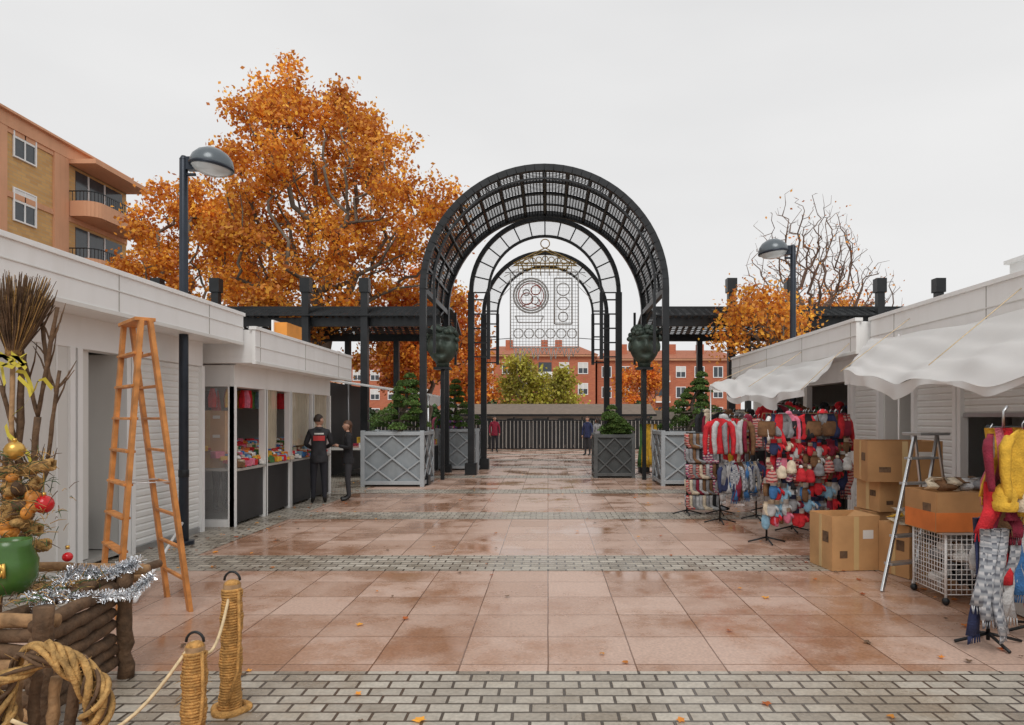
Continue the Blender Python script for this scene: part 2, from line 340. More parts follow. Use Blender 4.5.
def boxcard(b,c,sz,m,rz,flaps=1,tape=True):
    x,y,z=c; w,d,h=sz; Mz=Matrix.Rotation(rz,3,'Z'); C0=V(x,y,z)
    t=.008
    for (o,s_) in (((-w/2,0,h/2),(t,d,h)),((w/2,0,h/2),(t,d,h)),((0,-d/2,h/2),(w-t,t,h)),((0,d/2,h/2),(w-t,t,h)),((0,0,t/2),(w-2*t,d-2*t,t))):
        b.box(C0+Mz@Vector(o),s_,m,rz)
    if flaps:
        for sgn in(-1,1):
            a=R.uniform(.9,1.5) if flaps==2 else pi-R.uniform(.12,.6)
            rot=Mz@Matrix.Rotation(-sgn*a if flaps==2 else sgn*a,3,'Y'); L_=w*.48
            b.box(C0+Mz@V(sgn*w/2,0,h+.002)+rot@V(sgn*L_/2,0,.004),(L_,d*.98,.006),m,rot=rot)
    else: b.box(C0+Mz@V(0,0,h-.003),(w-2*t,d-2*t,t),m,rz)
    if tape:
        b.box(C0+Mz@V(0,-d/2-.006,h*.5),(.06,.004,h*.98),M_tape,rz); b.box(C0+Mz@V(-w/2-.006,0,h*.5),(.004,.06,h*.98),M_tape,rz)
        if not flaps: b.box(C0+Mz@V(0,0,h+.004),(.06,d,.003),M_tape,rz)
    b.box(C0+Mz@V(w*.25,-d/2-.006,h*.66),(w*.22,.003,h*.16),M_panel if R.random()<.4 else M_card2,rz)
    b.box(C0+Mz@V(-w*.27,-d/2-.006,h*.3),(w*.16,.003,h*.13),M_bark,rz)
    b.box(C0+Mz@V(-w/2-.006,-d*.22,h*.6),(.003,d*.25,h*.2),M_bark if R.random()<.5 else M_card2,rz)
b=MB()
for i in range(3): boxcard(b,(-5.35,11.2,.9+i*.3),(.5,.4,.3),M_card,R.uniform(-.1,.1),0)
boxcard(b,(-6.0,11.2,.9),(.5,.45,.4),M_card2,.1,0); b.obj('cardboard_boxes',k2)
M_os=mat('orange_sign',(.7,.27,.04),.5)
b=MB(); b.bb(-5.2,-4.96,13.3,14.1,3.1,3.5,M_os); b.bb(-5.24,-5.2,13.26,14.14,3.1,3.54,M_white);b.obj('shop_sign')

# ------------------------------------------------------------ lamps
def lamp(x,y,h,dx):
    b=MB(); b.tube([(x,y,0),(x,y,.06)],[.13,.13],M_lamp,16); b.tube([(x,y,.05),(x,y,h*.5),(x,y,h)],[.062,.058,.052],M_lamp,16)
    b.tube([(x,y,.9),(x,y,1.0)],.066,M_dark,16); b.cyl((x,y,h),(x,y,h+.05),.056,.03,M_lamp)
    for z in(h-.08,h-.2): b.tube([(x-dx*.05,y,z),(x+dx*.16,y,z)],.022,M_lamp,8)
    cx=x+dx*.38; cz=h-.02
    M=Matrix.Rotation(dx*.12,3,'Y')
    b.lathe([(0.001,.17),(.1,.16),(.19,.11),(.25,.04),(.272,-.03),(.275,-.06),(.26,-.075)],(cx,y,cz),M_lampg,28,M)
    b.lathe([(.275,-.06),(.285,-.075),(.275,-.1),(.25,-.1)],(cx,y,cz),M_lamp,28,M)
    b.lathe([(.25,-.095),(.2,-.15),(.1,-.185),(.001,-.19)],(cx,y,cz),mat('lamp_lens',(.5,.52,.52),.1),28,M)
    b.box((x+dx*.13,y,cz-.04),(.16,.11,.17),M_lamp)
    return b.obj('street_lamp',bevel=.004)
lamp(-4.84,9.3,5.12,1); lamp(4.62,13.2,4.9,-1)

# ------------------------------------------------------------ ladders
b=MB()
tn=V(-3.45,6.0,2.53); tf=V(-3.87,6.45,2.53)
A=(V(-3.60,5.86,0),V(-4.06,6.36,0)); B=(V(-3.13,6.12,0),V(-3.60,6.62,0))
for (n,f,off) in ((A[0],A[1],-.03),(B[0],B[1],.03)):
    o=V(off,off*.5,0); b.beam(n,tn+o,.035,.085,M_wood,up=(.42,-.45,0)); b.beam(f,tf+o,.035,.085,M_wood,up=(.42,-.45,0))
    for k in range(1,9):
        t=k/9; p=n.lerp(tn+o,t); q=f.lerp(tf+o,t); b.beam(p,q,.035 if off>0 else .075,.022,M_wood)
b.beam(tn+V(0,0,.01),tf+V(0,0,.01),.16,.03,M_wood)
for n,f in ((A[0],B[0]),(A[1],B[1])): b.tube([n.lerp(tn,.45),f.lerp(tn,.45)],.006,M_alu,6)
b.obj('wooden_stepladder',bevel=.004)
b=MB(); b.tube([(-3.75,6.35,.02),(-4.65,8.9,.35)],.016,M_white,8); b.obj('white_pole')
b=MB(); top=V(4.05,7.5,1.52)
for dx in(-.2,.2):
    d=V(dx*.9,dx*.3,0)
    b.beam(V(3.42,6.85,0)+d,top+d*.8,.022,.06,M_alu); b.beam(V(4.35,7.7,0)+d,top+d*.8,.02,.035,M_alu)
for k in range(1,6):
    p=V(3.42,6.85,0).lerp(top,k/6); b.box(p,(.38,.1,.025),M_alu,.35)
b.box(top,(.42,.24,.03),M_alu,.35); b.obj('aluminium_stepladder',bevel=.003)

# ------------------------------------------------------------ arch gate
b=MB(); cz=4.9; Rr=3.03; y0,y1=17.5,21.5
def arcpt(r,a,y,c=cz): return V(-.09+r*math.cos(a),y,c+r*math.sin(a))
def ring(b,r,y,c,w,h,m,n=40,a0=0,a1=pi):
    for i in range(n):
        p=arcpt(r,a0+(a1-a0)*i/n,y,c); q=arcpt(r,a0+(a1-a0)*(i+1.04)/n,y,c); b.beam(p,q,w,h,m,up=(0,1,0))
for y in (y0,y1): ring(b,Rr,y,cz,.16,.16,M_dark)
for y in (y0+1.0,y0+2.0,y0+3.0): ring(b,Rr,y,cz,.06,.07,M_dark)
ring(b,Rr-.26,y0,cz,.05,.05,M_dark)
for i in range(25):
    a=pi*i/24; b.beam(arcpt(Rr-.26,a,y0),arcpt(Rr,a,y0),.03,.03,M_dark,up=(0,1,0))
for i in range(17):
    a=pi*i/16; b.beam(arcpt(Rr,a,y0),arcpt(Rr,a,y1),.06,.07,M_dark)
for i in range(112):
    a=pi*(i+.5)/112; b.beam(arcpt(Rr+.03,a,y0),arcpt(Rr+.03,a,y1),.028,.008,M_dark,up=(math.cos(a),0,math.sin(a)) )
for i in range(38):
    ring(b,Rr+.03,y0+4*(i+.5)/38,cz,.008,.042,M_dark,n=32)
for sx in(-1,1):
    for y in(y0,y1):
        b.bb(-.09+sx*Rr-.08,-.09+sx*Rr+.08,y-.08,y+.08,0,cz,M_dark); b.bb(-.09+sx*Rr-.16,-.09+sx*Rr+.16,y-.16,y+.16,0,.25,M_dark)
        b.bb(-.09+sx*(Rr-.28)-.035,-.09+sx*(Rr-.28)+.035,y-.035,y+.035,3.3,cz,M_dark)
    b.bb(-.09+sx*Rr-.06,-.09+sx*Rr+.06,y0,y1,cz-.08,cz+.06,M_dark); b.bb(-.09+sx*Rr-.05,-.09+sx*Rr+.05,y0,y1,3.9,4.0,M_dark)
for (yy,r,c,r2) in ((20.6,2.17,5.36,1.66),(22.8,2.0,5.05,1.55)):
    ring(b,r,yy,c,.12,.14,M_dark,36); 
    ring(b,r2,yy,c,.07,.08,M_dark,32)
    for i in range(15):
        a=pi*i/14; b.beam(arcpt(r2,a,yy,c),arcpt(r,a,yy,c),.035,.035,M_dark,up=(0,1,0))
    vs=[];fs=[]
    for i in range(33):
        a=pi*i/32; vs+= [arcpt(r2,a,yy+.01,c),arcpt(r,a,yy+.01,c)]
    for i in range(32): fs.append((2*i,2*i+1,2*i+3,2*i+2))
    b.add(vs,fs,M_glass)
    for sx in(-1,1):
        for rr,w in((r,.09),(r2,.05)):
            b.bb(-.09+sx*rr-w,-.09+sx*rr+w,yy-w,yy+w,0 if rr==r else 3.4,c,M_dark)
        for k in range(5): z=3.45+k*.42; b.bb(-.09+min(sx*r,sx*r2),-.09+max(sx*r,sx*r2),yy-.02,yy+.02,z,z+.04,M_dark)
        b.bb(-.09+sx*r-.17,-.09+sx*r+.17,yy-.17,yy+.17,0,.35,M_dark)
b.obj('metal_arch_gateway')
# Christmas light motif
b=MB(); y=22.2; cx=-.09
def loop(pts,r,m,close=True):
    pts=[V(p[0],y,p[1]) for p in pts]
    if close: pts.append(pts[0])
    for i in range(len(pts)-1): b.cyl(pts[i],pts[i+1],r,r,m,5)
def circ(x,z,r,m,n=24,th=.018): loop([(x+r*math.cos(2*pi*i/n),z+r*math.sin(2*pi*i/n)) for i in range(n)],th,m)
loop([(cx-1.1,3.9),(cx+1.05,3.9),(cx+1.05,6.3),(cx-1.1,6.3)],.022,M_lw)
for i in range(1,22): loop([(cx-1.1+i*.098,3.9),(cx-1.1+i*.098,6.3)],.007,M_lw,False)
for i in range(1,24): loop([(cx-1.1,3.9+i*.1),(cx+1.05,3.9+i*.1)],.007,M_lw,False)
for r_ in(.55,.47): circ(cx-.45,5.55,r_,M_lw,30,.03)
circ(cx-.45,5.55,.40,M_lr,30,.016); circ(cx-.58,5.45,.19,M_lr,18,.018); circ(cx-.30,5.72,.15,M_lr,16,.018); loop([(cx-.75,5.2),(cx-.45,5.32),(cx-.1,5.18),(cx-.2,5.45)],.018,M_lr,False)
circ(cx-.6,5.65,.1,M_lw,12,.02); circ(cx-.33,5.4,.12,M_lw,12,.02)
loop([(cx-.95,4.9),(cx-.05,4.9),(cx-.15,4.7),(cx-.85,4.7)],.02,M_lw)
for k in range(6): circ(cx-.85+k*.34,4.35,.15,M_lw,14); 
loop([(cx+.3,4.65),(cx+.3,6.1),(cx+.85,6.1),(cx+.85,4.65)],.025,M_lw); circ(cx+.57,5.75,.2,M_lw); circ(cx+.57,5.3,.2,M_lw); circ(cx+.57,4.88,.15,M_lw)
for g in(0,.08): loop([(cx-1.0,6.5+g),(cx,6.98+g),(cx+1.0,6.5+g)],.02,M_ly)
loop([(cx-.8,6.4),(cx+.8,6.4)],.02,M_ly)
for k in range(13): loop([(cx-.85+k*.14,6.62),(cx-.85+k*.14,6.3-.12*(k%2))],.014,M_ly,False)
for k in range(7): circ(cx-.6+k*.2,6.72-.03*abs(k-3),.09,M_ly,9,.014)
circ(cx,7.2,.14,M_ly,th=.018)
for k in range(13):
    a=pi*k/12; loop([(cx+1.0*math.cos(a),5.9+1.0*math.sin(a)),(cx+1.5*math.cos(a),5.4+1.5*math.sin(a))],.010,M_lw,False)
for k in range(15):
    x=cx-1.0+k*.14; loop([(x,3.9),(x+.07,3.6-.14*math.sin(k*1.7)),(x+.14,3.9)],.014,M_lw,False)
for sx in(-1,1):
    b.tube([V(cx+sx*1.05,y,6.3),V(cx+sx*1.3,22.8,6.4)],.012,M_dark,5); b.tube([V(cx+sx*1.05,y,4.2),V(cx+sx*2.0,22.8,4.2)],.012,M_dark,5)
b.obj('christmas_light_motif')
for sx in(-1,1):
    b=MB(); xa,xb=3.15,13.0
    for yy in(20.5,24.5):
        b.bb(*sorted((sx*xa,sx*xb)),yy-.07,yy+.07,4.35,4.6,M_dark)
    n=44
    for i in range(n+1):
        x=sx*(xa+(xb-xa)*i/n)
        pts=[V(x,20.1+4.8*t,4.62+.55*math.sin(pi*t)) for t in [k/6 for k in range(7)]]
        for k in range(6): b.beam(pts[k],pts[k+1],.08 if i%4 else .14,.05,M_dark)
    for k in range(40):
        t=k/39; z=4.63+.55*math.sin(pi*t); yy=20.1+4.8*t; b.beam((sx*xa,yy,z),(sx*xb,yy,z),.04,.04,M_dark)
    for x in (5.3,7.0,9.6,11.3):
        b.bb(sx*x-.1,sx*x+.1,20.15,20.35,0,5.55,M_dark); b.bb(sx*x-.14,sx*x+.14,20.11,20.39,5.3,5.7,M_dark)
        b.bb(sx*x-.09,sx*x+.09,24.4,24.6,0,4.4,M_dark)
    b.obj('pergola_canopy')
for x in(-2.85,2.6):
    b=MB()
    def hf(u,p):
        q=p.copy()
        if u.z<0: q.x*=1-.16*u.z*u.z
        if u.y<-.2:
            q.y-=.14*math.exp(-((u.x/.16)**2)-((u.z+.05)/.28)**2)
            for ex in(-.38,.38): q.y+=.14*math.exp(-((u.x-ex)/.18)**2-((u.z-.2)/.12)**2)
            q.y+=.09*math.exp(-(u.x/.32)**2-((u.z+.45)/.07)**2)
            q.y-=.08*math.exp(-(u.x/.6)**2-((u.z-.42)/.1)**2)
            q.y-=.06*math.exp(-(u.x/.3)**2-((u.z+.7)/.12)**2)
        return q
    b.sph((x,18.9,3.62),(.40,.38,.52),M_head,40,30,hf)
    for k in range(70):
        a=tw_=R.uniform(0,6.28); z=R.uniform(.12,.5); rr=.42*math.sqrt(max(0,1-(z/.6)**2)); 
        if math.sin(a)<-.3 and z<.3: continue
        b.sph((x+rr*math.cos(a),18.9+rr*math.sin(a)*.95,3.62+z),(.08,.08,.07),M_head,8,6)
    for ex in(-1,1): b.sph((x+ex*.39,18.9,3.6),(.05,.1,.14),M_head,8,6)
    b.cyl((x,18.92,3.02),(x,18.92,3.3),.16,.2,M_head,14)
    b.bb(x-.05,x+.05,18.87,18.97,0,3.02,M_dark); b.bb(x-.22,x+.22,18.72,19.12,2.98,3.04,M_dark)
    b.obj('bronze_head_sculpture')

# ------------------------------------------------------------ foliage
def leafmesh(b_pts,size,m,rs,flat=0,aspect=.8):
    n=len(b_pts); P=np.array(b_pts)
    a=rs.normal(size=(n,3)); a/=np.linalg.norm(a,axis=1)[:,None]
    c=rs.normal(size=(n,3)); 
    c-= (c*a).sum(1)[:,None]*a; c/=np.linalg.norm(c,axis=1)[:,None]
    s=size*rs.uniform(.6,1.3,size=(n,1)); 
    return np.stack([P-a*s,P+c*s*aspect*.9+a*s*.1,P+a*s*1.1,P-c*s*aspect+a*s*.15],1).reshape(-1,3)
def tree(name,base,trunk,cc,cr,natt,nleaf,lsize,lm,seed,bark=M_trunk,spread=.4,tip=.012,minr=.008,maxcnt=3,hollow=.35,jit=.06):
    rs=np.random.RandomState(seed); base=np.array(base,float); cc=np.array(cc,float); cr=np.array(cr,float)
    nodes=[base.copy()]; par=[-1]
    top=base+np.array([0,0,trunk])
    for k in range(1,6):
        nodes.append(base+(top-base)*k/5+rs.normal(size=3)*.05); par.append(len(nodes)-2)
    pts=[]
    ph=rs.uniform(0,6,size=6)
    while len(pts)<natt:
        u=rs.uniform(-1,1,3); r=np.linalg.norm(u)
        if r>1: continue
        az=math.atan2(u[1],u[0]); lim=.78+.12*math.sin(3*az+ph[0]+u[2]*3)+.12*math.sin(5*u[2]+ph[1]+az*2)+.08*math.sin(9*az+7*u[2]+ph[2])
        if r>lim: continue
        if r<hollow and rs.rand()<.6: continue
        w=1 if u[2]<.2 else 1-.3*(u[2]-.2)
        pts.append(cc+u*cr*np.array([w,w,1]))
    pts=sorted(pts,key=lambda p:np.linalg.norm(p-top))
    ends=[]
    dist=[0]*len(nodes)
    for p in pts:
        A=np.array(nodes); d=np.linalg.norm(A-p,axis=1); cost=d+.35*np.array(dist)+np.where(A[:,2]>p[2]+.1,.8*(A[:,2]-p[2]),0)
        cost[:4]+=50
        j=int(np.argmin(cost)); st=nodes[j]; L=d[j]; k=max(1,int(L/.45)); prev=j
        for i in range(1,k+1):
            t=i/k; q=st+(p-st)*t; 
            if i<k: q=q+rs.normal(size=3)*jit*min(1,L)+np.array([0,0,-.12*L*math.sin(pi*t)*.6])
            nodes.append(q); par.append(prev); dist.append(dist[prev]+L/k); prev=len(nodes)-1
        ends.append(prev)
    n=len(nodes); cnt=np.zeros(n)
    for e in ends: cnt[e]+=1
    for i in range(n-1,0,-1): cnt[par[i]]+=cnt[i]
    rad=np.maximum(minr,tip*cnt**.5)
    b=MB(); kids={}
    for i in range(1,n): kids.setdefault(par[i],[]).append(i)
    starts=[(-1,0)]
    while starts:
        p,i=starts.pop(); path=[nodes[i]] if p<0 else [nodes[p],nodes[i]]; rr=[rad[i]] if p<0 else [rad[i],rad[i]]
        cur=i
        while cur in kids:
            ks=sorted(kids[cur],key=lambda k:-cnt[k])
            for o in ks[1:]: starts.append((cur,o))
            cur=ks[0]; path.append(nodes[cur]); rr.append(rad[cur])
        rr[-1]*=.5
        if p<0: rr[0]*=1.35
        b.tube(path,rr,bark,8 if rr[0]>.05 else 4,caps=False)
    e=empty(name,tuple(base)); b.obj('trunk_and_limbs',e)
    if nleaf:
        low=[i for i in range(n) if cnt[i]<=maxcnt and i>6]
        wts=rs.uniform(.15,1,size=len(low))**1.5; wts/=wts.sum()
        idx=rs.choice(low,size=nleaf,p=wts); P=np.array([nodes[i] for i in idx])+rs.normal(size=(nleaf,3))*spread*np.array([1,1,.8])
        q=leafmesh(P,lsize,lm,rs)-base
        me=bpy.data.meshes.new('foliage'); me.from_pydata(q.tolist(),[],np.arange(nleaf*4).reshape(-1,4).tolist()); me.materials.append(lm)
        ob=bpy.data.objects.new('foliage',me); S.collection.objects.link(ob); ob.parent=e
    return e
tree('autumn_plane_tree',(-8.5,26,0),4.2,(-8.3,26,8.8),(5.3,4.4,6.1),600,50000,.074,M_leafO,3,spread=.27,tip=.015)
tree('autumn_plane_tree',(-15.3,29,0),3.2,(-14.9,29,8.2),(2.8,2.7,4.0),190,14000,.08,M_leafO,11,spread=.27,tip=.015)
tree('autumn_plane_tree',(-5.2,30,0),2.5,(-5.0,30,5.4),(2.6,2.6,2.9),130,10000,.09,M_leafO2,12,spread=.3)
tree('bare_tree',(11.2,30,0),3.0,(11.2,30,6.9),(4.1,3,4.9),1700,500,.06,M_leafO2,5,bark=M_twig,spread=.2,tip=.0075,minr=.0095,jit=.035,hollow=.1)
tree('bare_tree',(15.3,36,0),3.0,(15.3,36,5.6),(2.4,2.5,3.0),260,2600,.08,M_leafO2,25,bark=M_twig,spread=.3,tip=.009,minr=.014)
tree('autumn_tree',(5.9,18.9,0),2.4,(5.9,18.9,4.25),(1.5,1.1,1.3),120,3600,.055,M_leafO,6,spread=.2,tip=.01)
tree('autumn_tree',(-5.9,27.5,0),1.8,(-5.6,27.5,4.0),(1.6,1.2,1.9),90,5200,.075,M_leafO2,26,spread=.25)
tree('autumn_tree',(11.5,33,0),2.0,(13.4,33,5.4),(3.6,1.7,2.2),120,6000,.08,M_leafO,16,spread=.26)
tree('autumn_tree',(-2.6,60,0),1.5,(-2.3,60,4.0),(2.6,2,3.6),90,6500,.13,M_leafY,8,spread=.4)
tree('autumn_tree',(0.6,62,0),1.5,(.6,62,3.3),(2.6,2,3.2),80,6500,.13,M_leafY,9,spread=.4)
tree('autumn_tree',(8.6,64,0),2.0,(8.6,64,4.4),(2.4,2,3.0),80,4500,.13,M_leafO2,10,spread=.4)
tree('autumn_tree',(-6.5,58,0),2.0,(-6.3,58,4.4),(2.0,2,3.2),80,4500,.13,M_leafO2,19,spread=.4)
rs=np.random.RandomState(4); P=[]
for i in range(20000):
    x=rs.uniform(-26,26); h=1.6+.7*math.sin(x*1.3)+.5*math.sin(x*3.1+1); P.append((x,48+rs.normal()*.7,max(0,rs.uniform(0,1)**.6*h+rs.normal()*.12)))
q=leafmesh(P,.16,M_leafG,rs); me=bpy.data.meshes.new('hedge'); me.from_pydata(q.tolist(),[],np.arange(len(P)*4).reshape(-1,4).tolist()); me.materials.append(M_leafG)
ob=bpy.data.objects.new('hedge',me); S.collection.objects.link(ob)
def planter(x,y,w,h,seed,th=1.5,pm=M_plant,fm=M_plantd,cr_=1):
    e=empty('lattice_planter',(x,y,0)); b=MB(); r=w/2
    b.bb(x-r+.03,x+r-.03,y-r+.03,y+r-.03,.08,h-.06,pm); b.bb(x-r+.06,x+r-.06,y-r+.06,y+r-.06,h-.05,h-.02,M_soil)
    for sx in(-1,1):
        for sy in(-1,1): b.box((x+sx*(r-.03),y+sy*(r-.03),h/2+.01),(.1,.1,h+.06),fm)
    def side(o,ax):
        o=Vector(o); ax=Vector(ax); up=V(0,0,1); L=w-.1; hh=h
        nrm=ax.cross(up)
        for z in(.1,hh-.03): b.beam(o+ax*(-L/2)+up*z,o+ax*(L/2)+up*z,.05,.09,fm)
        m=h*.5
        b.beam(o-ax*L/2+up*.14,o+ax*L/2+up*(h-.08),.03,.04,fm); b.beam(o-ax*L/2+up*(h-.08)+nrm*.004,o+ax*L/2+up*.14+nrm*.004,.03,.04,fm)
        b.beam(o-ax*L/2+up*m,o+up*(h-.08),.024,.035,fm);b.beam(o+up*(h-.08),o+ax*L/2+up*m,.024,.035,fm)
        b.beam(o-ax*L/2+up*m,o+up*.14,.024,.035,fm);b.beam(o+up*.14,o+ax*L/2+up*m,.024,.035,fm)
    side((x,y-r,0),(1,0,0)); side((x,y+r,0),(1,0,0)); side((x-r,y,0),(0,1,0)); side((x+r,y,0),(0,1,0))
    b.obj('box',e,bevel=.004)
    rs=np.random.RandomState(seed); b=MB(); p=V(x,y,h-.05); path=[p.copy()]; clumps=[]
    nl=7
    for k in range(nl):
        p=p+V(rs.normal()*.06,rs.normal()*.06,th/nl); path.append(p.copy())
        a=rs.uniform(0,6.3)
        for j in range(4):
            aa=a+j*1.57; L=(1-k/(nl+1))*rs.uniform(.45,.75)*w/1.5*cr_; c=p+V(math.cos(aa)*L,math.sin(aa)*L,.03-.05*(j%2)); b.tube([p,(p+c)/2-V(0,0,.04),c],[.03,.02,.012],M_trunk,6); clumps.append((c,rs.uniform(.19,.31)*(1-k/14)))
    clumps.append((p,.24)); clumps.append((p+V(.05,0,.2),.16))
    b.tube(path,[.07]+[.065-.006*k for k in range(nl)],M_trunk,8); 
    P=[]
    for c,r_ in clumps:
        for i in range(520):
            u=rs.normal(size=3); u/=np.linalg.norm(u); u*=rs.uniform(.6,1)**.5; P.append((c.x+u[0]*r_,c.y+u[1]*r_,c.z+abs(u[2])*r_*.55-.03+.04*u[2]))
    base=np.array([x,y,0]); q=leafmesh(P,.028,M_leafP,rs,aspect=.5)-base
    e2=empty('cloud_pruned_pine',(x,y,0)); b.obj('trunk',e2)
    me=bpy.data.meshes.new('needles'); me.from_pydata(q.tolist(),[],np.arange(len(P)*4).reshape(-1,4).tolist()); me.materials.append(M_leafP)
    ob=bpy.data.objects.new('needles',me); S.collection.objects.link(ob); ob.parent=e2
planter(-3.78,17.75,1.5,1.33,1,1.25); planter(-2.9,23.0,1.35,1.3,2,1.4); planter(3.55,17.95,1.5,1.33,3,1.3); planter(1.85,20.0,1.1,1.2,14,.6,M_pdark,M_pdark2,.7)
b=MB()
for i in range(40):
    x=-9+i*.45; b.bb(x+.005,x+.44,37,37.04,.1,1.45,M_blk)
    if i%4==0: b.bb(x-.04,x+.04,36.95,37.0,0,1.7,M_dark)
for i in range(90): x=-9+i*.2; b.bb(x,x+.03,36.9,36.93,.05,1.5,M_int)
b.bb(-9,9,36.96,37.06,1.46,1.56,M_dark); b.bb(-9,9,36.98,37.05,0,.1,M_dark); b.obj('dark_panel_fence')
# low shelter beyond the fence
M_tile=mat('roof_tiles',(.36,.13,.07),.8,var=.2)
b=MB(); b.bb(-6,6,41,45,0,1.9,M_int); b.add([(-6.3,40.6,1.85),(6.3,40.6,1.85),(6.3,43,2.5),(-6.3,43,2.5)],[(0,1,2,3)],mat('shelter_roof',(.17,.13,.10),.8)); b.bb(-6.3,6.3,40.55,40.62,1.75,1.87,M_dark)
b.bb(-6.3,6.3,43,43.1,1.9,2.5,M_int)
for k in range(8): x=-5.4+k*1.5; b.bb(x,x+.9,40.96,41.0,.1,1.6,M_win)
b.obj('low_shelter')
b=MB(); b.bb(-60,60,52,52.3,0,2.2,mat('low_wall',(.2,.17,.14),.8)); b.obj('boundary_wall')

# ------------------------------------------------------------ buildings
def brickmat(name,c1,c2,mo):
    m=bpy.data.materials.new(name); m.use_nodes=True; N=m.node_tree.nodes; L=m.node_tree.links
    tc=N.new('ShaderNodeTexCoord'); mp=N.new('ShaderNodeSeparateXYZ'); cb=N.new('ShaderNodeCombineXYZ'); L.new(tc.outputs['Object'],mp.inputs[0])
    a=N.new('ShaderNodeMath'); a.operation='ADD'; L.new(mp.outputs[0],a.inputs[0]); L.new(mp.outputs[1],a.inputs[1]); L.new(a.outputs[0],cb.inputs[0]); L.new(mp.outputs[2],cb.inputs[1])
    br=N.new('ShaderNodeTexBrick'); br.inputs['Scale'].default_value=1; br.inputs['Brick Width'].default_value=.5; br.inputs['Row Height'].default_value=.16; br.inputs['Mortar Size'].default_value=.012
    br.inputs['Color1'].default_value=c1+(1,); br.inputs['Color2'].default_value=c2+(1,); br.inputs['Mortar'].default_value=mo+(1,); L.new(cb.outputs[0],br.inputs['Vector'])
    L.new(br.outputs['Color'],N['Principled BSDF'].inputs['Base Color']); N['Principled BSDF'].inputs['Roughness'].default_value=.85; return m
M_by=brickmat('tan_brick',(.66,.40,.15),(.56,.32,.12),(.5,.36,.22)); M_bs=mat('salmon_render',(.68,.36,.21),.85,var=.08,scale=.6,streak=.12)
M_br=brickmat('red_brick',(.52,.16,.075),(.44,.12,.06),(.42,.2,.14))
e=empty('apartment_building',(-29,30,0)); b=MB(); X0=-23.5
b.bb(-36,X0,14,39.0,0,14.3,M_by); b.obj('walls',e)
b=MB(); b.bb(-36.1,X0+.12,13.9,39.1,14.3,14.9,M_bs); b.bb(-36,X0+.3,13.8,39.2,14.9,15.0,M_bs)
for y in(14.5,20,25.6,29.3,33.2): b.bb(X0,X0+.1,y,y+1.0,0,14.3,M_bs)
for k in range(5): b.bb(X0,X0+.06,14,39,2.9+k*2.8,3.15+k*2.8,M_bs)
b.obj('render_bands',e)
b=MB()
for k in range(5):
    z=3.9+k*2.8-2.8+.9
    for y in(17,22.8,27.4,31.4):
        b.bb(X0-.05,X0+.015,y-.62,y+.62,z,z+1.35,M_win); b.bb(X0+.015,X0+.07,y-.7,y-.62,z-.06,z+1.41,M_white); b.bb(X0+.015,X0+.07,y+.62,y+.7,z-.06,z+1.41,M_white)
        b.bb(X0+.015,X0+.06,y-.03,y+.03,z,z+1.35,M_white); b.bb(X0+.015,X0+.07,y-.62,y+.62,z+1.35,z+1.41,M_white); b.bb(X0+.015,X0+.1,y-.62,y+.62,z-.06,z,M_white)
        b.bb(X0+.018,X0+.05,y-.6,y+.6,z+.8,z+1.34,M_shut)
b.obj('windows',e)
b=MB()
def balc(z0,z1,off,m,th=.06,yA=34.3,yB=38.9,dep=1.35):
    pts=[]; r=.6
    for k in range(7): a=pi/2*k/6; pts.append((X0+dep-r+(r-off)*math.sin(a) , yA+r-(r-off)*math.cos(a)))
    for k in range(7): a=pi/2*k/6; pts.append((X0+dep-r+(r-off)*math.cos(a) , yB-r+(r-off)*math.sin(a)))
    pts=[(X0+.02,yA+off)]+pts+[(X0+.02,yB-off)]
    for p,q in zip(pts[:-1],pts[1:]): b.beam((p[0],p[1],(z0+z1)/2),(q[0],q[1],(z0+z1)/2),th,z1-z0,m)
    return pts
for k in range(5):
    z=.35+k*2.8
    b.bb(X0,X0+1.2,34.5,38.7,z+.02,z+.3,M_bs); balc(z,z+.75,0,M_bs)
    b.bb(X0-.1,X0+.02,34.8,38.6,z+.4,z+2.4,M_win); 
    for y in(35.7,37.0): b.bb(X0+.02,X0+.06,y,y+.08,z+.4,z+2.4,M_white)
    pts=balc(z+1.2,z+1.25,0,M_dark,.04)
    for p,q in zip(pts[:-1],pts[1:]):
        L_=math.hypot(p[0]-q[0],p[1]-q[1]); n=max(1,int(L_/.15))
        for i in range(n):
            t=i/n; xx=p[0]+(q[0]-p[0])*t; yy=p[1]+(q[1]-p[1])*t; b.bb(xx-.012,xx+.012,yy-.012,yy+.012,z+.75,z+1.2,M_dark)
b.bb(X0,X0+1.4,34.2,39.0,14.1,14.32,M_bs); b.obj('balconies',e)
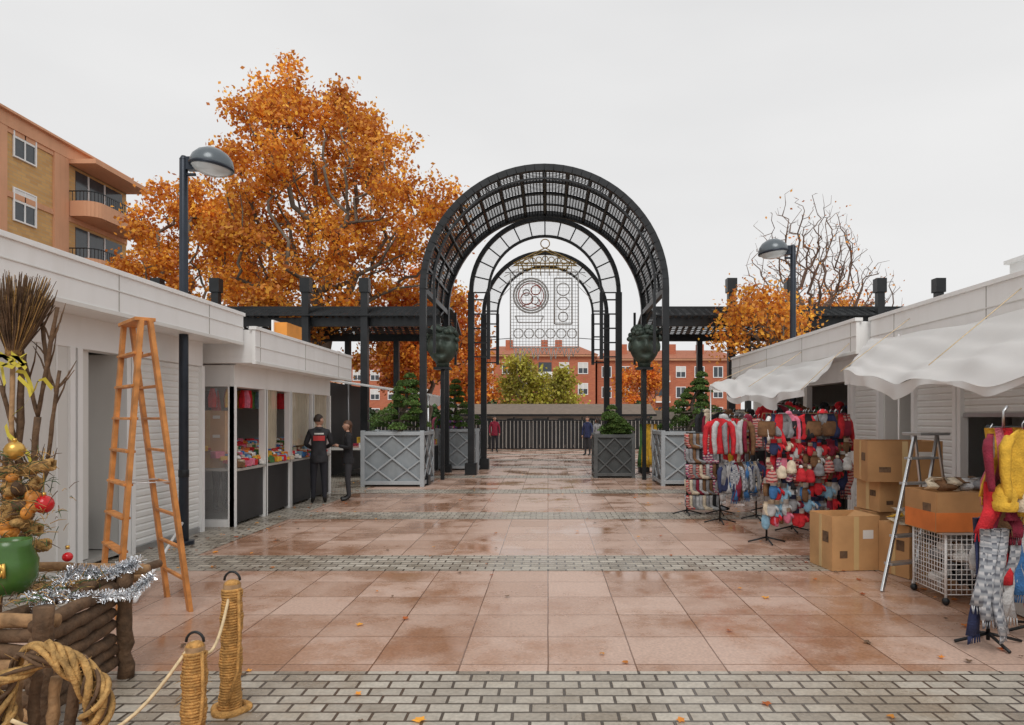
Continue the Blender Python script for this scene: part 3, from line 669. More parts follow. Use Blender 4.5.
def farbuild(name,x0,x1,y,z1,m,seed,fl=4):
    e=empty(name,((x0+x1)/2,y,0)); b=MB(); b.bb(x0,x1,y,y+12,0,z1,m); b.obj('walls',e)
    b=MB(); b.bb(x0-.3,x1+.3,y-.4,y+12.4,z1,z1+.25,M_bs)
    vs=[(x0-.4,y-.5,z1+.25),(x1+.4,y-.5,z1+.25),(x1+.4,y+12.5,z1+.25),(x0-.4,y+12.5,z1+.25),(x0+2,y+6,z1+2.0),(x1-2,y+6,z1+2.0)]
    b.add(vs,[(0,1,5,4),(2,3,4,5),(1,2,5),(3,0,4)],M_tile)
    for xx in(x0+4,(x0+x1)/2+1,x1-5): b.bb(xx-.5,xx+.5,y+3,y+4,z1+.8,z1+2.6,m)
    b.obj('roof',e)
    b=MB(); r=random.Random(seed); n=int((x1-x0)/2.6)
    for k in range(fl):
        z=z1-2.3-k*2.85
        for i in range(n):
            x=x0+1.3+i*2.6
            if i%4==3:
                b.bb(x-1.0,x+1.0,y-.9,y,z-.75,z-.55,M_white); b.bb(x-1.0,x+1.0,y-.9,y-.84,z-.55,z+.15,M_white if seed%2 else M_bs); b.bb(x-.9,x+.9,y-.03,y+.02,z-.5,z+1.5,M_win)
            else:
                b.bb(x-.6,x+.6,y-.03,y+.02,z,z+1.4,M_win); b.bb(x-.7,x-.6,y-.06,y,z-.1,z+1.5,M_white);b.bb(x+.6,x+.7,y-.06,y,z-.1,z+1.5,M_white)
                b.bb(x-.6,x+.6,y-.06,y,z+1.4,z+1.5,M_white);b.bb(x-.6,x+.6,y-.06,y,z-.1,z,M_white);b.bb(x-.04,x+.04,y-.05,y-.03,z,z+1.4,M_white)
                if r.random()<.5: b.bb(x-.6,x+.6,y-.045,y-.03,z+.7,z+1.4,M_panel)
    b.obj('windows',e)
farbuild('red_brick_apartment_block',-9.5,6.5,96,10.0,M_br,1); farbuild('red_brick_apartment_block',6.9,27,98,9.6,M_br,2,4); farbuild('red_brick_apartment_block',-40,-11,104,9.5,M_br,4)

# ------------------------------------------------------------ awnings
def sail(name,c,sag,poles,seed,pr=.012):
    c=[Vector(p) for p in c]; e=MB()
    def fn(u,v):
        p=(c[0]*(1-u)+c[1]*u)*(1-v)+(c[3]*(1-u)+c[2]*u)*v
        z=-sag*math.sin(pi*u)*(.35+.65*v)-.05*abs(math.sin(u*6.5+seed+v*2))*v-.03*math.sin(v*9+u*5+seed)-.02*math.sin(u*31+v*4)*(v)-.015*math.sin(u*17-v*23)
        return p+V(.03*math.sin(u*23+seed)*v,.03*math.sin(v*12),z)
    e.grid(fn,70,24,M_cloth)
    def skirt(u,v):
        p=fn(u,1); w_=.10+.06*math.sin(u*5+seed)+.04*math.sin(u*17+seed*2); return p+V(.02*math.sin(u*47+seed)*(.3+v)+.02*math.sin(u*19),0,-v*w_)
    e.grid(skirt,90,3,M_cloth)
    for p in poles: e.tube([(p[0],p[1],0),(p[0],p[1],p[2])],pr,M_white,8)
    for q in (c[3],c[3].lerp(c[2],.5),c[2]): e.tube([q,q+V(4.7-q.x,.2,2.98-q.z)],.005,M_ropew,5)
    e.obj(name)
sail('white_awning',[(4.62,10.0,2.85),(4.7,5.2,2.72),(3.62,4.6,2.12),(3.72,8.9,2.28)],.14,[(4.66,9.3,2.8)],1)
sail('white_awning',[(4.45,15.2,2.72),(4.45,10.5,2.7),(3.72,10.3,2.10),(3.30,14.2,2.36)],.14,[(3.3,14.2,2.36)],4)
b=MB(); b.grid(lambda u,v:V(-6.2+u*3.0,18.9+v*5,2.75-.45*u+.03*math.sin(v*20)),10,24,M_cloth); b.grid(lambda u,v:V(-3.2,18.9+v*5,2.3-u*.25-.04*math.sin(v*26)),2,30,M_cloth)
for y in(19,21.4,23.8):
    for x in(-6.1,-3.25): b.tube([(x,y,0),(x,y,2.32 if x>-4 else 2.72)],.025,M_alu,8)
b.bb(-6.2,-3.5,19.0,23.8,.8,.84,M_int); b.bb(-3.55,-3.5,19,23.8,.05,.8,M_blk); b.bb(-6.3,-6.25,18.5,24,0,2.7,M_blk)
for i in range(90):
    h=R.uniform(.05,.3); b.box((R.uniform(-5.5,-3.6),R.uniform(19.1,23.7),.84+h/2),(.2,.2,h),COL[R.choice(ALLC)],R.uniform(0,1))
b.obj('market_stall')

# ------------------------------------------------------------ garments
def sweater(b,x,y,z,s,m,yaw,sd):
    ax=V(math.cos(yaw),math.sin(yaw),0); L=.6*s; n=V(-math.sin(yaw),math.cos(yaw),0)
    b.flat([(x,y,z),(x,y,z-.02*s),(x,y,z-.06*s),(x,y,z-.2*s),(x,y,z-.4*s),(x,y,z-L*.93),(x,y,z-L)],[.055*s,.10*s,.175*s,.165*s,.16*s,.175*s,.15*s],.03*s,m,yaw,16,.45,sd)
    for sg in(-1,1):
        p=V(x,y,z-.07*s)+ax*sg*.15*s; b.tube([p,p+ax*sg*.055*s+V(0,0,-.08*s),p+ax*sg*.085*s-n*.02*s+V(0,0,-.3*s),p+ax*sg*.075*s-n*.04*s+V(0,0,-.5*s),p+ax*sg*.075*s-n*.04*s+V(0,0,-.55*s)],[.045*s,.052*s,.043*s,.036*s,.028*s],m,8)
    b.tube([V(x,y,z-.02),V(x,y,z+.04),V(x+.02,y,z+.07)],.004,M_alu,5)
    t=(sd*7)%5
    if t==1: b.flat([V(x,y,z-.03*s)-n*.026*s,V(x,y,z-.3*s)-n*.026*s,V(x,y,z-.56*s)-n*.026*s],[.01*s,.018*s,.018*s],.012,COL[R.choice(['lgrey','black','brown'])],yaw,8,.1)
    if t==2: b.sph(V(x,y,z-.0*s)+n*.03*s,(.09*s,.05*s,.08*s),m,10,7)
    if t==3:
        for zz in(.2,.3,.4): b.flat([V(x,y,z-zz*s),V(x,y,z-(zz+.035)*s)],[.17*s,.17*s],.046*s,COL[R.choice(['white','lgrey','cream','black'])],yaw,16,.2,sd)
def scarf(b,x,y,z,L,m,yaw,sd):
    w=R.uniform(.045,.08); sw=.03
    b.flat([(x+sw*math.sin(k*.8+sd),y+.015*math.sin(k*1.3+sd),z-L*k/6) for k in range(7)],[w*.6,w*R.uniform(.8,1.1),w*1.05,w*R.uniform(.8,1.1),w*1.1,w,w*1.15],.022,m,yaw,12,.55,sd)
    for k in range(8):
        a=-w+2*w*k/7; p=V(x+sw*math.sin(4.8+sd)+a*math.cos(yaw),y+a*math.sin(yaw),z-L); b.tube([p,p+V(R.uniform(-.01,.01),0,-.06)],.005,m,4)
def beanie(b,x,y,z,s,m,pom=None):
    b.lathe([(.09*s,-.02),(.10*s,0),(.10*s,.05*s),(.088*s,.055*s),(.094*s,.1*s),(.075*s,.16*s),(.04*s,.2*s),(.001,.21*s)],(x,y,z),m,16)
    if pom: b.sph((x,y,z+.23*s),.035*s,pom,10,7)
def mitten(b,x,y,z,s,m,yaw,cuff):
    b.flat([(x,y,z),(x,y,z-.05*s)],[.04*s,.04*s],.025*s,cuff,yaw,10,.1); b.flat([(x,y,z-.05*s),(x,y,z-.09*s),(x,y,z-.15*s),(x,y,z-.19*s),(x,y,z-.205*s)],[.042*s,.055*s,.055*s,.04*s,.015*s],.024*s,m,yaw,10,.1)
    ax=V(math.cos(yaw),math.sin(yaw),0); p=V(x,y,z-.085*s)+ax*.045*s; b.tube([p,p+ax*.03*s+V(0,0,-.03*s),p+ax*.035*s+V(0,0,-.06*s)],[.018*s,.018*s,.01*s],m,6)
def sock(b,x,y,z,s,m,yaw):
    ax=V(math.cos(yaw),math.sin(yaw),0); p=V(x,y,z)
    b.tube([p,p+V(0,0,-.08*s),p+V(0,0,-.15*s),p+V(0,0,-.19*s)+ax*.03*s,p+V(0,0,-.2*s)+ax*.1*s,p+V(0,0,-.2*s)+ax*.13*s],[.03*s,.028*s,.028*s,.033*s,.027*s,.012*s],m,7)
def bag(b,x,y,z,s,m,yaw):
    b.flat([(x,y,z-.12*s),(x,y,z-.14*s),(x,y,z-.3*s),(x,y,z-.34*s)],[.10*s,.12*s,.13*s,.11*s],.05*s,m,yaw,14,.05)
    b.tube([V(x-.08*s,y,z-.13*s),V(x-.05*s,y,z-.01*s),V(x+.05*s,y,z-.01*s),V(x+.08*s,y,z-.13*s)],.008,m,6)
def frame(b,x0,x1,y0,y1,zs,m=M_dark):
    for x,y in((x0,y0),(x1,y1)):
        b.tube([(x,y,.03),(x,y,max(zs)+.02)],.014,m,8); 
        for dx,dy in((.25,0),(-.25,0),(0,.25),(0,-.25)): b.tube([(x,y,.08),(x+dx,y+dy,.02)],.012,m,6)
    for z in zs: b.tube([(x0,y0,z),(x1,y1,z)],.011,m,8)
def pick(l): return COL[R.choice(l)]
b=MB(); x0,x1,y=2.42,3.0,12.2; frame(b,x0,x1,y,y,[.35,.62,.89,1.16,1.42])
for z in(.35,.62,.89,1.16,1.42):
    for k in range(11):
        for j in(-.06,.05): sock(b,x0+.0+k*.058,y+j+R.uniform(-.02,.02),z-.01,1.15,pick(['lgrey','cream','grey','grey','wine','brown','brown','stripe_pink','plaid_red','black','black','plaid_grey']),R.uniform(-.5,.5))
b.box((3.02,11.95,.82),(.2,.012,.14),M_white,.2); b.obj('sock_display_rack')
b=MB(); frame(b,2.75,3.45,11.2,11.6,[.9,1.72])
for k in range(9):
    t=k/8; x=2.72+.75*t; y=11.15+.4*t; sweater(b,x,y-R.uniform(0,.05),1.68,R.uniform(.8,1.0),COL[['red','lgrey','grey','red','brown','lgrey','wine','plaid_red','grey'][k]],R.uniform(-.6,1.0),k)
for k in range(14):
    t=k/13; scarf(b,2.72+.75*t,11.02+.4*t+R.uniform(-.03,.03),.98,R.uniform(.35,.62),pick(['grey','blue','lgrey','wine','plaid_grey','pink','cream','brown','plaid_grey','navy','navy']),R.uniform(-.6,.6),k)
for k in range(5): sweater(b,2.80+.15*k,11.05+.08*k,.95,.7,pick(['navy','grey','plaid_grey','blue']),.3+R.uniform(-.5,.5),k)
b.obj('clothes_rack')
b=MB(); frame(b,2.95,4.15,9.45,9.8,[.62,1.08,1.42,1.74])
for k in range(22):
    t=k/21; x=2.93+1.22*t; y=9.40+.35*t+R.uniform(-.04,.03)
    if k%4==0: bag(b,x,y,1.76,.95,pick(['black','brown','grey','wine']),R.uniform(-.2,.4))
    elif k%4==2: sweater(b,x,y,1.74,.58,pick(['red','hot','pink','white','black','grey','brown']),R.uniform(-.4,.6),k)
    else: scarf(b,x,y,1.74,R.uniform(.28,.45),pick(['black','red','wine','brown','hot','plaid_red','grey','mustard','navy']),R.uniform(-.3,.5),k)
for z in(1.38,1.22,1.06):
    for k in range(19):
        t=(k+R.uniform(0,.8))/19; mitten(b,2.93+1.22*t,9.33+.35*t+R.uniform(-.05,.05),z+R.uniform(-.04,.04),R.uniform(.85,1.1),pick(['pink','cream','red','red','lgrey','wine','stripe_pink','brown','plaid_red','black','navy','brown']),R.uniform(-.5,.7),pick(['white','black','wine','cream','red']))
for z in(.84,.62,.48):
    for k in range(15):
        t=(k+R.uniform(0,.8))/15; mitten(b,2.88+1.1*t,9.3+.35*t+R.uniform(-.05,.04),z+R.uniform(-.04,.04),R.uniform(1.0,1.3),pick(['red','sky','pink','cream','blue','lgrey','grey','wine','blue','red','brown']),R.uniform(-.5,.7),pick(['white','grey','navy','cream']))
for k in range(9): beanie(b,2.97+.14*k,9.28+.04*k+R.uniform(-.03,.03),.88+R.uniform(-.05,.12),.75,pick(['red','cream','blue','grey','wine','white','plaid_red']),pick(['white','red','cream']))
for k in range(14): scarf(b,2.95+1.2*k/13,9.36+.33*k/13,R.choice([1.4,1.1]),R.uniform(.3,.5),pick(['black','brown','wine','navy','red','grey','plaid_red']),R.uniform(-.4,.5),k)
b.obj('winter_accessories_rack')
b=MB(); frame(b,3.62,4.12,10.4,9.95,[1.0,1.78])
for k in range(10):
    t=k/9; sweater(b,3.62+.5*t,10.35-.5*t,1.74,R.uniform(.8,.95),pick(['hot','red','wine','pink','black','brown','wine']),R.uniform(-.2,1.0),k); 
    scarf(b,3.6+.5*t,10.3-.5*t,1.05,.7,pick(['hot','black','red','grey','navy','violet']),.6,k)
b.obj('clothes_rack')
b=MB(); frame(b,3.9,4.7,12.6,13.2,[1.1,1.95])
for k in range(10):
    t=k/9; sweater(b,3.9+.8*t,12.5+.6*t,1.92,.9,pick(['black','teal','wine','brown','green','red','grey']),R.uniform(-.5,.8),k); sweater(b,3.7+.8*t,12.2+.6*t,1.15,.85,pick(['black','brown','wine','grey','red']),R.uniform(-.5,.5),k)
b.obj('clothes_rack')
b=MB(); frame(b,3.2,4.2,14.6,14.9,[1.0,1.85])
for k in range(12):
    t=k/11; sweater(b,3.2+1.*t,14.5+R.uniform(-.05,.05),1.8,.9,pick(['brown','red','cream','grey','wine','mustard','black','white']),R.uniform(-.5,.7),k); scarf(b,3.2+1.*t,14.4,1.0,.7,pick(['brown','red','cream','grey','mustard','wine']),.1,k)
b.obj('clothes_rack')
b=MB(); frame(b,2.75,3.1,20.4,20.6,[.8,1.5])
for k in range(6): scarf(b,2.68+.09*k,20.3,1.5,1.2,pick(['mustard','mustard','mustard','cream','green']),.1,k)
b.obj('scarf_stand')
b=MB(); frame(b,-3.9,-3.3,25,25,[1.0,1.75])
for k in range(7): sweater(b,-3.9+.1*k,24.95,1.72,.9,pick(ALLC),.1,k); sweater(b,-3.9+.1*k,24.9,1.0,.8,pick(ALLC),.1,k)
b.obj('clothes_rack')
def CB(c,sz,m,rz,flaps=1):
    b=MB(); boxcard(b,c,sz,m,rz,flaps); b.obj('cardboard_box')
CB((3.36,7.95,.01),(.55,.5,.60),M_card,.12,1)
CB((3.98,8.25,.01),(.55,.5,.6),M_card2,-.1,0)
CB((3.90,7.55,.01),(.40,.45,.55),M_card,.25,0)
CB((4.0,8.22,.62),(.52,.45,.34),M_card,.14,0)
CB((4.04,8.12,.97),(.78,.58,.46),M_card2,-.16,1)
CB((4.6,7.9,.01),(.6,.6,.75),M_card,.1,0)
CB((4.75,7.2,.01),(.6,.5,.5),M_card2,.3,1)
b=MB()
for k in range(8): b.flat([(3.86+R.uniform(-.14,.14),7.4+R.uniform(-.12,.1),.72-.045*i) for i in range(4)],[.03,.12,.15,.14],.1,pick(['mustard','mustard','mustard','sky','cream']),R.uniform(0,3),14,.5,k)
b.obj('folded_clothes')
b=MB(); X0,X1,Y0,Y1=3.58,4.15,6.3,6.85
for x in(X0,X1):
    for y in(Y0,Y1): b.tube([(x,y,0.06),(x,y,.64)],.012,M_white,6); b.sph((x,y,.04),.035,M_dark,8,6)
for k in range(13): z=.1+k*.045; b.tube([(X0,Y0,z),(X1,Y0,z),(X1,Y1,z),(X0,Y1,z),(X0,Y0,z)],.004,M_white,4,caps=False)
for k in range(13):
    x=X0+(X1-X0)*k/12; b.tube([(x,Y0,.1),(x,Y0,.64)],.004,M_white,4); b.tube([(x,Y1,.1),(x,Y1,.64)],.004,M_white,4)
    y=Y0+(Y1-Y0)*k/12; b.tube([(X0,y,.1),(X0,y,.64)],.004,M_white,4)
b.bb(X0-.05,X1+.03,Y0-.03,Y1+.03,.645,.665,M_white)
for k in range(60): b.sph((R.uniform(X0+.08,X1-.08),R.uniform(Y0+.08,Y1-.1),R.uniform(.15,.55)),(.08,.07,.05),pick(['grey','black','lgrey','white','brown']),8,6)
b.obj('wire_display_crate')
b=MB(); boxcard(b,(3.80,6.5,.667),(.70,.5,.36),M_card2,.04,1,False); M_ob=mat('orange_print',(.62,.17,.035),.7,var=.2)
b.box((3.80,6.243,.76),(.69,.006,.17),M_ob,.04); b.box((3.447,6.49,.76),(.006,.49,.17),M_ob,.04); b.obj('cardboard_box')
b=MB()
for k in range(7): b.flat([(3.62+.06*k,6.5+R.uniform(-.1,.1),1.14-.04*i) for i in range(4)],[.03,.07,.09,.09],.07,pick(['grey','lgrey','brown','cream','black']),k,10,.4,k)
b.obj('folded_clothes')
b=MB(); frame(b,3.30,3.85,5.25,5.5,[.86,1.25,1.62])
for k in range(9): 
    t=k/8; scarf(b,3.22+.5*t,5.12+.2*t+R.uniform(-.03,.03),1.62,R.uniform(.35,.6),pick(['mustard','wine','brown','mustard','red','pink','red']),R.uniform(-.5,.7),k)
sweater(b,3.40,5.02,1.61,.82,COL['mustard'],.35,0); sweater(b,3.22,5.1,1.58,.66,COL['wine'],.9,3); sweater(b,3.62,5.15,1.6,.8,COL['red'],.2,1)
for k in range(12):
    t=k/11; scarf(b,3.16+.6*t,5.02+.2*t,R.uniform(1.1,1.25),R.uniform(.25,.4),pick(['wine','pink','orange','cream','red','mustard','brown']),R.uniform(-.5,.5),k)
for k in range(4):
    t=k/3; beanie(b,3.25+.5*t,4.98+.2*t,1.02+R.uniform(-.04,.04),.85,pick(['mustard','wine','red','cream']),pick(['cream','mustard']))
for k in range(14):
    t=k/13; scarf(b,3.11+.65*t,5.1+.2*t+R.uniform(-.05,.05),.97,R.uniform(.35,.85),pick(['plaid_grey','grey','blue','red','navy','red','lgrey','plaid_red','pink','teal']),R.uniform(-.8,.8),k)
for k in range(3): scarf(b,3.12+.06*k,5.0,.90,.55+.1*k,COL['plaid_grey'],.5*k-.3,k)
b.tube([(3.35,5.15,1.62),(3.35,5.15,1.74),(3.38,5.15,1.78)],.01,M_alu,6)
b.obj('scarf_and_hat_stand')
b=MB(); b.bb(4.0,4.9,5.2,6.1,.02,.9,M_int); b.bb(3.95,4.95,5.15,6.15,.9,.94,M_white)
for k in range(16): b.flat([(R.uniform(4.05,4.85),R.uniform(5.2,6.0),1.06-.04*i) for i in range(4)],[.03,.11,.13,.12],.1,pick(ALLC),k,10,.4,k)
b.obj('sales_table')
b=MB()
for k in range(40): b.box((R.uniform(5.6,6.1),R.uniform(6.9,8.8),R.uniform(.2,1.3)),(.3,.3,.25),R.choice([M_card,M_card2,COL['grey'],COL['navy'],COL['wine'],COL['brown']]),R.uniform(0,1))
b.obj('stock_pile')
b=MB(); frame(b,5.3,5.3,11.5,15.1,[1.9])
for k in range(26): sweater(b,5.2,11.6+k*.135,1.9,1.0,pick(['black','navy','wine','teal','grey','brown','green','red']),R.uniform(.9,1.6),k)
b.obj('clothes_rail')

# ------------------------------------------------------------ rope bollards and rustic decoration
def bollard(x,y,h,tilt=0):
    b=MB(); n=int(h/.016); pts=[]
    b.tube([(x,y,0),(x+tilt,y,h)],[.05,.048],M_logl,12)
    m=n*10
    for i in range(m+1):
        t=i/m; a=2*pi*t*n; rr=.053+.004*math.sin(t*19)+.002*math.sin(t*67); pts.append((x+tilt*t+rr*math.cos(a),y+rr*math.sin(a),.01+t*(h-.04)))
    b.tube(pts,.0095,M_rope,5)
    b.sph((x+tilt,y,h),(.045,.045,.025),M_rope,12,6)
    q=[(x+tilt+.045*math.cos(a),y,h+.02+.05*math.sin(a)) for a in [pi*k/8 for k in range(9)]]; b.tube(q,.007,M_dark,6)
    q=[(x+.09*math.cos(a)*(1+.15*math.sin(3*a)),y+.09*math.sin(a),.02) for a in [2*pi*k/24 for k in range(25)]]; b.tube(q,.022,M_rope,8)
    b.tube([(x+tilt+.05,y-.03,h*.95),(x+.075,y-.05,h*.6),(x+.07,y-.06,h*.35),(x+.02,y-.085,h*.1)],.009,M_rope,6)
    for k in range(30):
        a=R.uniform(0,6.3); z=R.uniform(.02,h); p=V(x+.06*math.cos(a),y+.06*math.sin(a),z); b.tube([p,p+V(.03*math.cos(a),.03*math.sin(a),R.uniform(-.03,.02))],[.0015,.0008],M_straw,4)
    return b.obj('rope_wrapped_bollard')
bollard(-1.83,4.03,.74,.012); bollard(-1.8,3.55,.54,.01)
b=MB()
def rope(p,q,s):
    p=Vector(p);q=Vector(q); pts=[p.lerp(q,k/14)-V(0,0,s*math.sin(pi*k/14)) for k in range(15)]; b.tube(pts,.009,M_ropew,6)
rope((-1.82,4.03,.74),(-1.8,3.55,.56),.2); rope((-1.8,3.55,.56),(-2.3,3.0,.4),.25); b.obj('hanging_rope')
def log(b,p,q,r,m=M_logl,seed=0):
    p=Vector(p);q=Vector(q); rr=random.Random(seed); n=9
    pts=[p.lerp(q,k/n)+V(rr.uniform(-1,1),rr.uniform(-1,1),rr.uniform(-1,1))*r*.22 for k in range(n+1)]
    b.tube(pts,[r*rr.uniform(.85,1.12) for _ in pts],m,12)
e=empty('rustic_log_cart',(-3.1,4.2,0)); b=MB()
log(b,(-3.9,4.55,.74),(-2.62,4.6,.70),.035,M_logl,1); log(b,(-3.8,4.15,.62),(-2.68,4.75,.62),.03,M_logl,2); log(b,(-3.0,3.75,.60),(-2.75,4.95,.66),.032,M_bark,3)
for k in range(7): log(b,(-3.8,3.72+k*.012,.12+k*.08),(-2.66-.03*(k%3),3.72+k*.012,.12+k*.08),.042,M_bark if k%3 else M_logl,k+10)
for k in range(7): log(b,(-2.72,3.7,.1+k*.08),(-2.8,4.5,.12+k*.08),.038,M_bark,k+30)
for x,y in((-2.68,3.72),(-2.75,4.55),(-3.6,4.55),(-3.6,3.7)): log(b,(x,y,0),(x,y,.70),.045,M_bark,5)
b.obj('log_frame',e)
b=MB()
tw=random.Random(3); dx=.1
for p,q in (((-3.36,4.5,.7),(-3.28,4.5,1.7)),((-3.28,4.5,1.7),(-3.12,4.45,2.4)),((-3.28,4.5,1.7),(-3.40,4.5,2.2)),((-3.22,4.5,1.4),(-3.14,4.5,2.0)),((-3.42,4.5,.8),(-3.34,4.45,2.1)),((-3.2,4.5,1.9),(-3.26,4.5,2.35)),((-3.35,4.5,1.3),(-3.48,4.45,1.9)),((-3.5,4.5,.7),(-3.44,4.45,1.5)),((-3.28,4.5,1.2),(-3.2,4.5,1.4)),((-3.42,4.5,.8),(-3.28,4.5,1.2))):
    log(b,p,q,.02 if p[2]<1 else .012,M_bark,int(p[2]*10))
    for j in range(4):
        t=tw.uniform(.2,.9); a=Vector(p).lerp(Vector(q),t); d=V(tw.uniform(-.12,.10),tw.uniform(-.06,.06),tw.uniform(.1,.25)); b.tube([a,a+d*.5+V(.01,0,0),a+d],[.006,.005,.002],M_bark,5)
b.obj('branches',e)
b=MB()
for i in range(480):
    a=tw.uniform(0,6.3); r=tw.uniform(0,1)**.5; p=V(-3.36+.035*r*math.cos(a),4.4+.035*r*math.sin(a),2.10); q=p+V(.15*r*math.cos(a)+.05,.15*r*math.sin(a),tw.uniform(.28,.5))
    b.tube([p,(p+q)/2+V(.012*math.sin(i),0,.0),q],[.004,.004,.002],M_bark if i%4 else M_straw,4,caps=False)
b.tube([(-3.36,4.4,2.08),(-3.36,4.4,2.22)],.045,M_straw,10); b.tube([(-3.36,4.4,2.2),(-3.43,4.45,.8)],.014,M_logl,8)
b.obj('twig_broom',e)
b=MB()
for (z,x,l,tl) in((1.38,-3.20,.34,.03),(1.05,-3.24,.26,-.04),(.9,-3.2,.28,.02),(1.22,-3.22,.2,.08)):
    pts=[V(x-l/2+l*k/40,4.28,z+tl*(k/20-1)) for k in range(41)]
    for j in range(5): b.tube([p+V(0,.03*math.cos(k*.9+j*1.26),.03*math.sin(k*.9+j*1.26)) for k,p in enumerate(pts)],.013,M_straw,5)
b.obj('straw_rolls',e)
b=MB()
for k in range(26): b.sph((-3.19+tw.uniform(-.08,.09),4.22+tw.uniform(-.06,.03),1.0+tw.uniform(0,.34)),(tw.uniform(.025,.045),.04,tw.uniform(.025,.045)),tw.choice([M_pump,M_straw,M_bark,M_pump]),12,8)
for p in((-3.06,4.25,1.17),(-3.2,4.2,1.5),(-3.02,4.4,.82)): b.sph(p,.055 if p[2]>1.1 else .03,M_red if p[2]<1.4 else M_gold,18,12); b.cyl(V(*p)+V(0,0,.05),V(*p)+V(0,0,.072),.012,.012,M_gold,8)
b.tube([(-3.06,4.25,1.24),(-3.1,4.3,1.45),(-3.2,4.45,1.5)],.003,M_gold,5)
b.lathe([(.001,0),(.09,0),(.13,.08),(.135,.18),(.1,.26),(.105,.3),(.09,.3),(.085,.26)],(-3.07,4.0,.70),M_greenpot,24)
for ox in(-.06,.03):
    b.tube([(-3.07+ox+.032*math.cos(a),3.86,.85+.036*math.sin(a)) for a in [2*pi*k/14 for k in range(15)]],.009,M_gold,6); b.tube([(-3.034+ox,3.86,.89),(-3.03+ox,3.86,.81)],.009,M_gold,6)
for k in range(700):
    lo=tw.random()<.4
    p=V(-3.2+tw.gauss(0,.12),4.2+tw.gauss(0,.06),tw.uniform(.9,1.5)) if not lo else V(tw.uniform(-3.4,-2.75),tw.uniform(3.8,4.5),.66+tw.uniform(0,.07)); d=V(tw.gauss(0,1),tw.gauss(0,1),tw.gauss(0,.6)).normalized()*tw.uniform(.04,.12); b.tube([p,p+d*.5+V(0,0,.01),p+d],[.0025,.0025,.001],tw.choice([M_straw,M_straw,M_leafG,M_bark]),4,caps=False)
b.obj('ornaments',e)
b=MB()
for j in range(11):
    pts=[]
    for k in range(81):
        a=2*pi*k/80; w=.045*(1+.3*math.sin(j*2)); ph=j*.7+a*(2+j%4)
        rr=.235+w*math.cos(ph)+.006*math.sin(a*5+j); pts.append((-2.36+rr*math.cos(a),3.3+w*math.sin(ph),.34+rr*math.sin(a)))
    b.tube(pts,.010+.004*(j%3),M_straw if j%3 else M_bark,5,caps=False)
for j in range(60):
    a=tw.uniform(0,6.3); p=V(-2.36+.25*math.cos(a),3.27,.34+.25*math.sin(a)); d=V(tw.gauss(0,1),tw.gauss(0,.6),tw.gauss(0,1)).normalized()*.07; b.tube([p,p+d],[.0025,.001],M_straw,4)
for j in range(5): log(b,(-2.6+.08*j,3.42,0),(-2.62+.1*j,3.45,.42+.05*(j%2)),.028,M_bark if j%2 else M_logl,j+70)
b.obj('woven_wicker_wreath')
b=MB()
def tinsel(pts,r,n):
    pts=[Vector(p) for p in pts]
    for i in range(n):
        t=tw.uniform(0,len(pts)-1.001); k=int(t); p=pts[k].lerp(pts[k+1],t-k); d=V(tw.gauss(0,1),tw.gauss(0,1),tw.gauss(0,1)).normalized(); q=p+d*r*tw.uniform(.6,1); s=d.orthogonal().normalized()*.0022
        b.add([p-s,p+s,q+s,q-s],[(0,1,2,3)],M_tin)
tinsel([(-2.66,4.55,.76),(-2.8,4.5,.70),(-2.95,4.35,.74),(-2.9,4.0,.62),(-2.75,3.8,.52)],.06,2200)
tinsel([(-2.6,4.6,.66),(-2.68,4.5,.56),(-2.78,4.2,.62),(-2.9,3.9,.7)],.05,1600)
b.obj('silver_tinsel_garland')
b=MB(); M_rib=mat('yellow_ribbon',(.6,.5,.06),.4)
def rib(pts):
    pts=[Vector(p) for p in pts]; vs=[];fs=[]
    for k,p in enumerate(pts): vs+=[p+V(.008,0,.01),p-V(.008,0,.01)]
    for k in range(len(pts)-1): fs.append((2*k,2*k+1,2*k+3,2*k+2))
    b.add(vs,fs,M_rib,True)
rib([(-3.5+.03*k,4.38+.03*math.sin(k),2.0+.06*math.sin(k*1.2)-.01*k) for k in range(14)]); rib([(-3.3+.08*math.sin(k*.9),4.36,1.95-.06*k) for k in range(16)]); rib([(-2.95+.03*math.sin(k*.7),3.66,.72-.05*k) for k in range(11)])
rib([(-3.35+.1*math.sin(k*1.3),4.36,2.05+.05*math.cos(k*2)) for k in range(12)])
b.obj('yellow_ribbon')

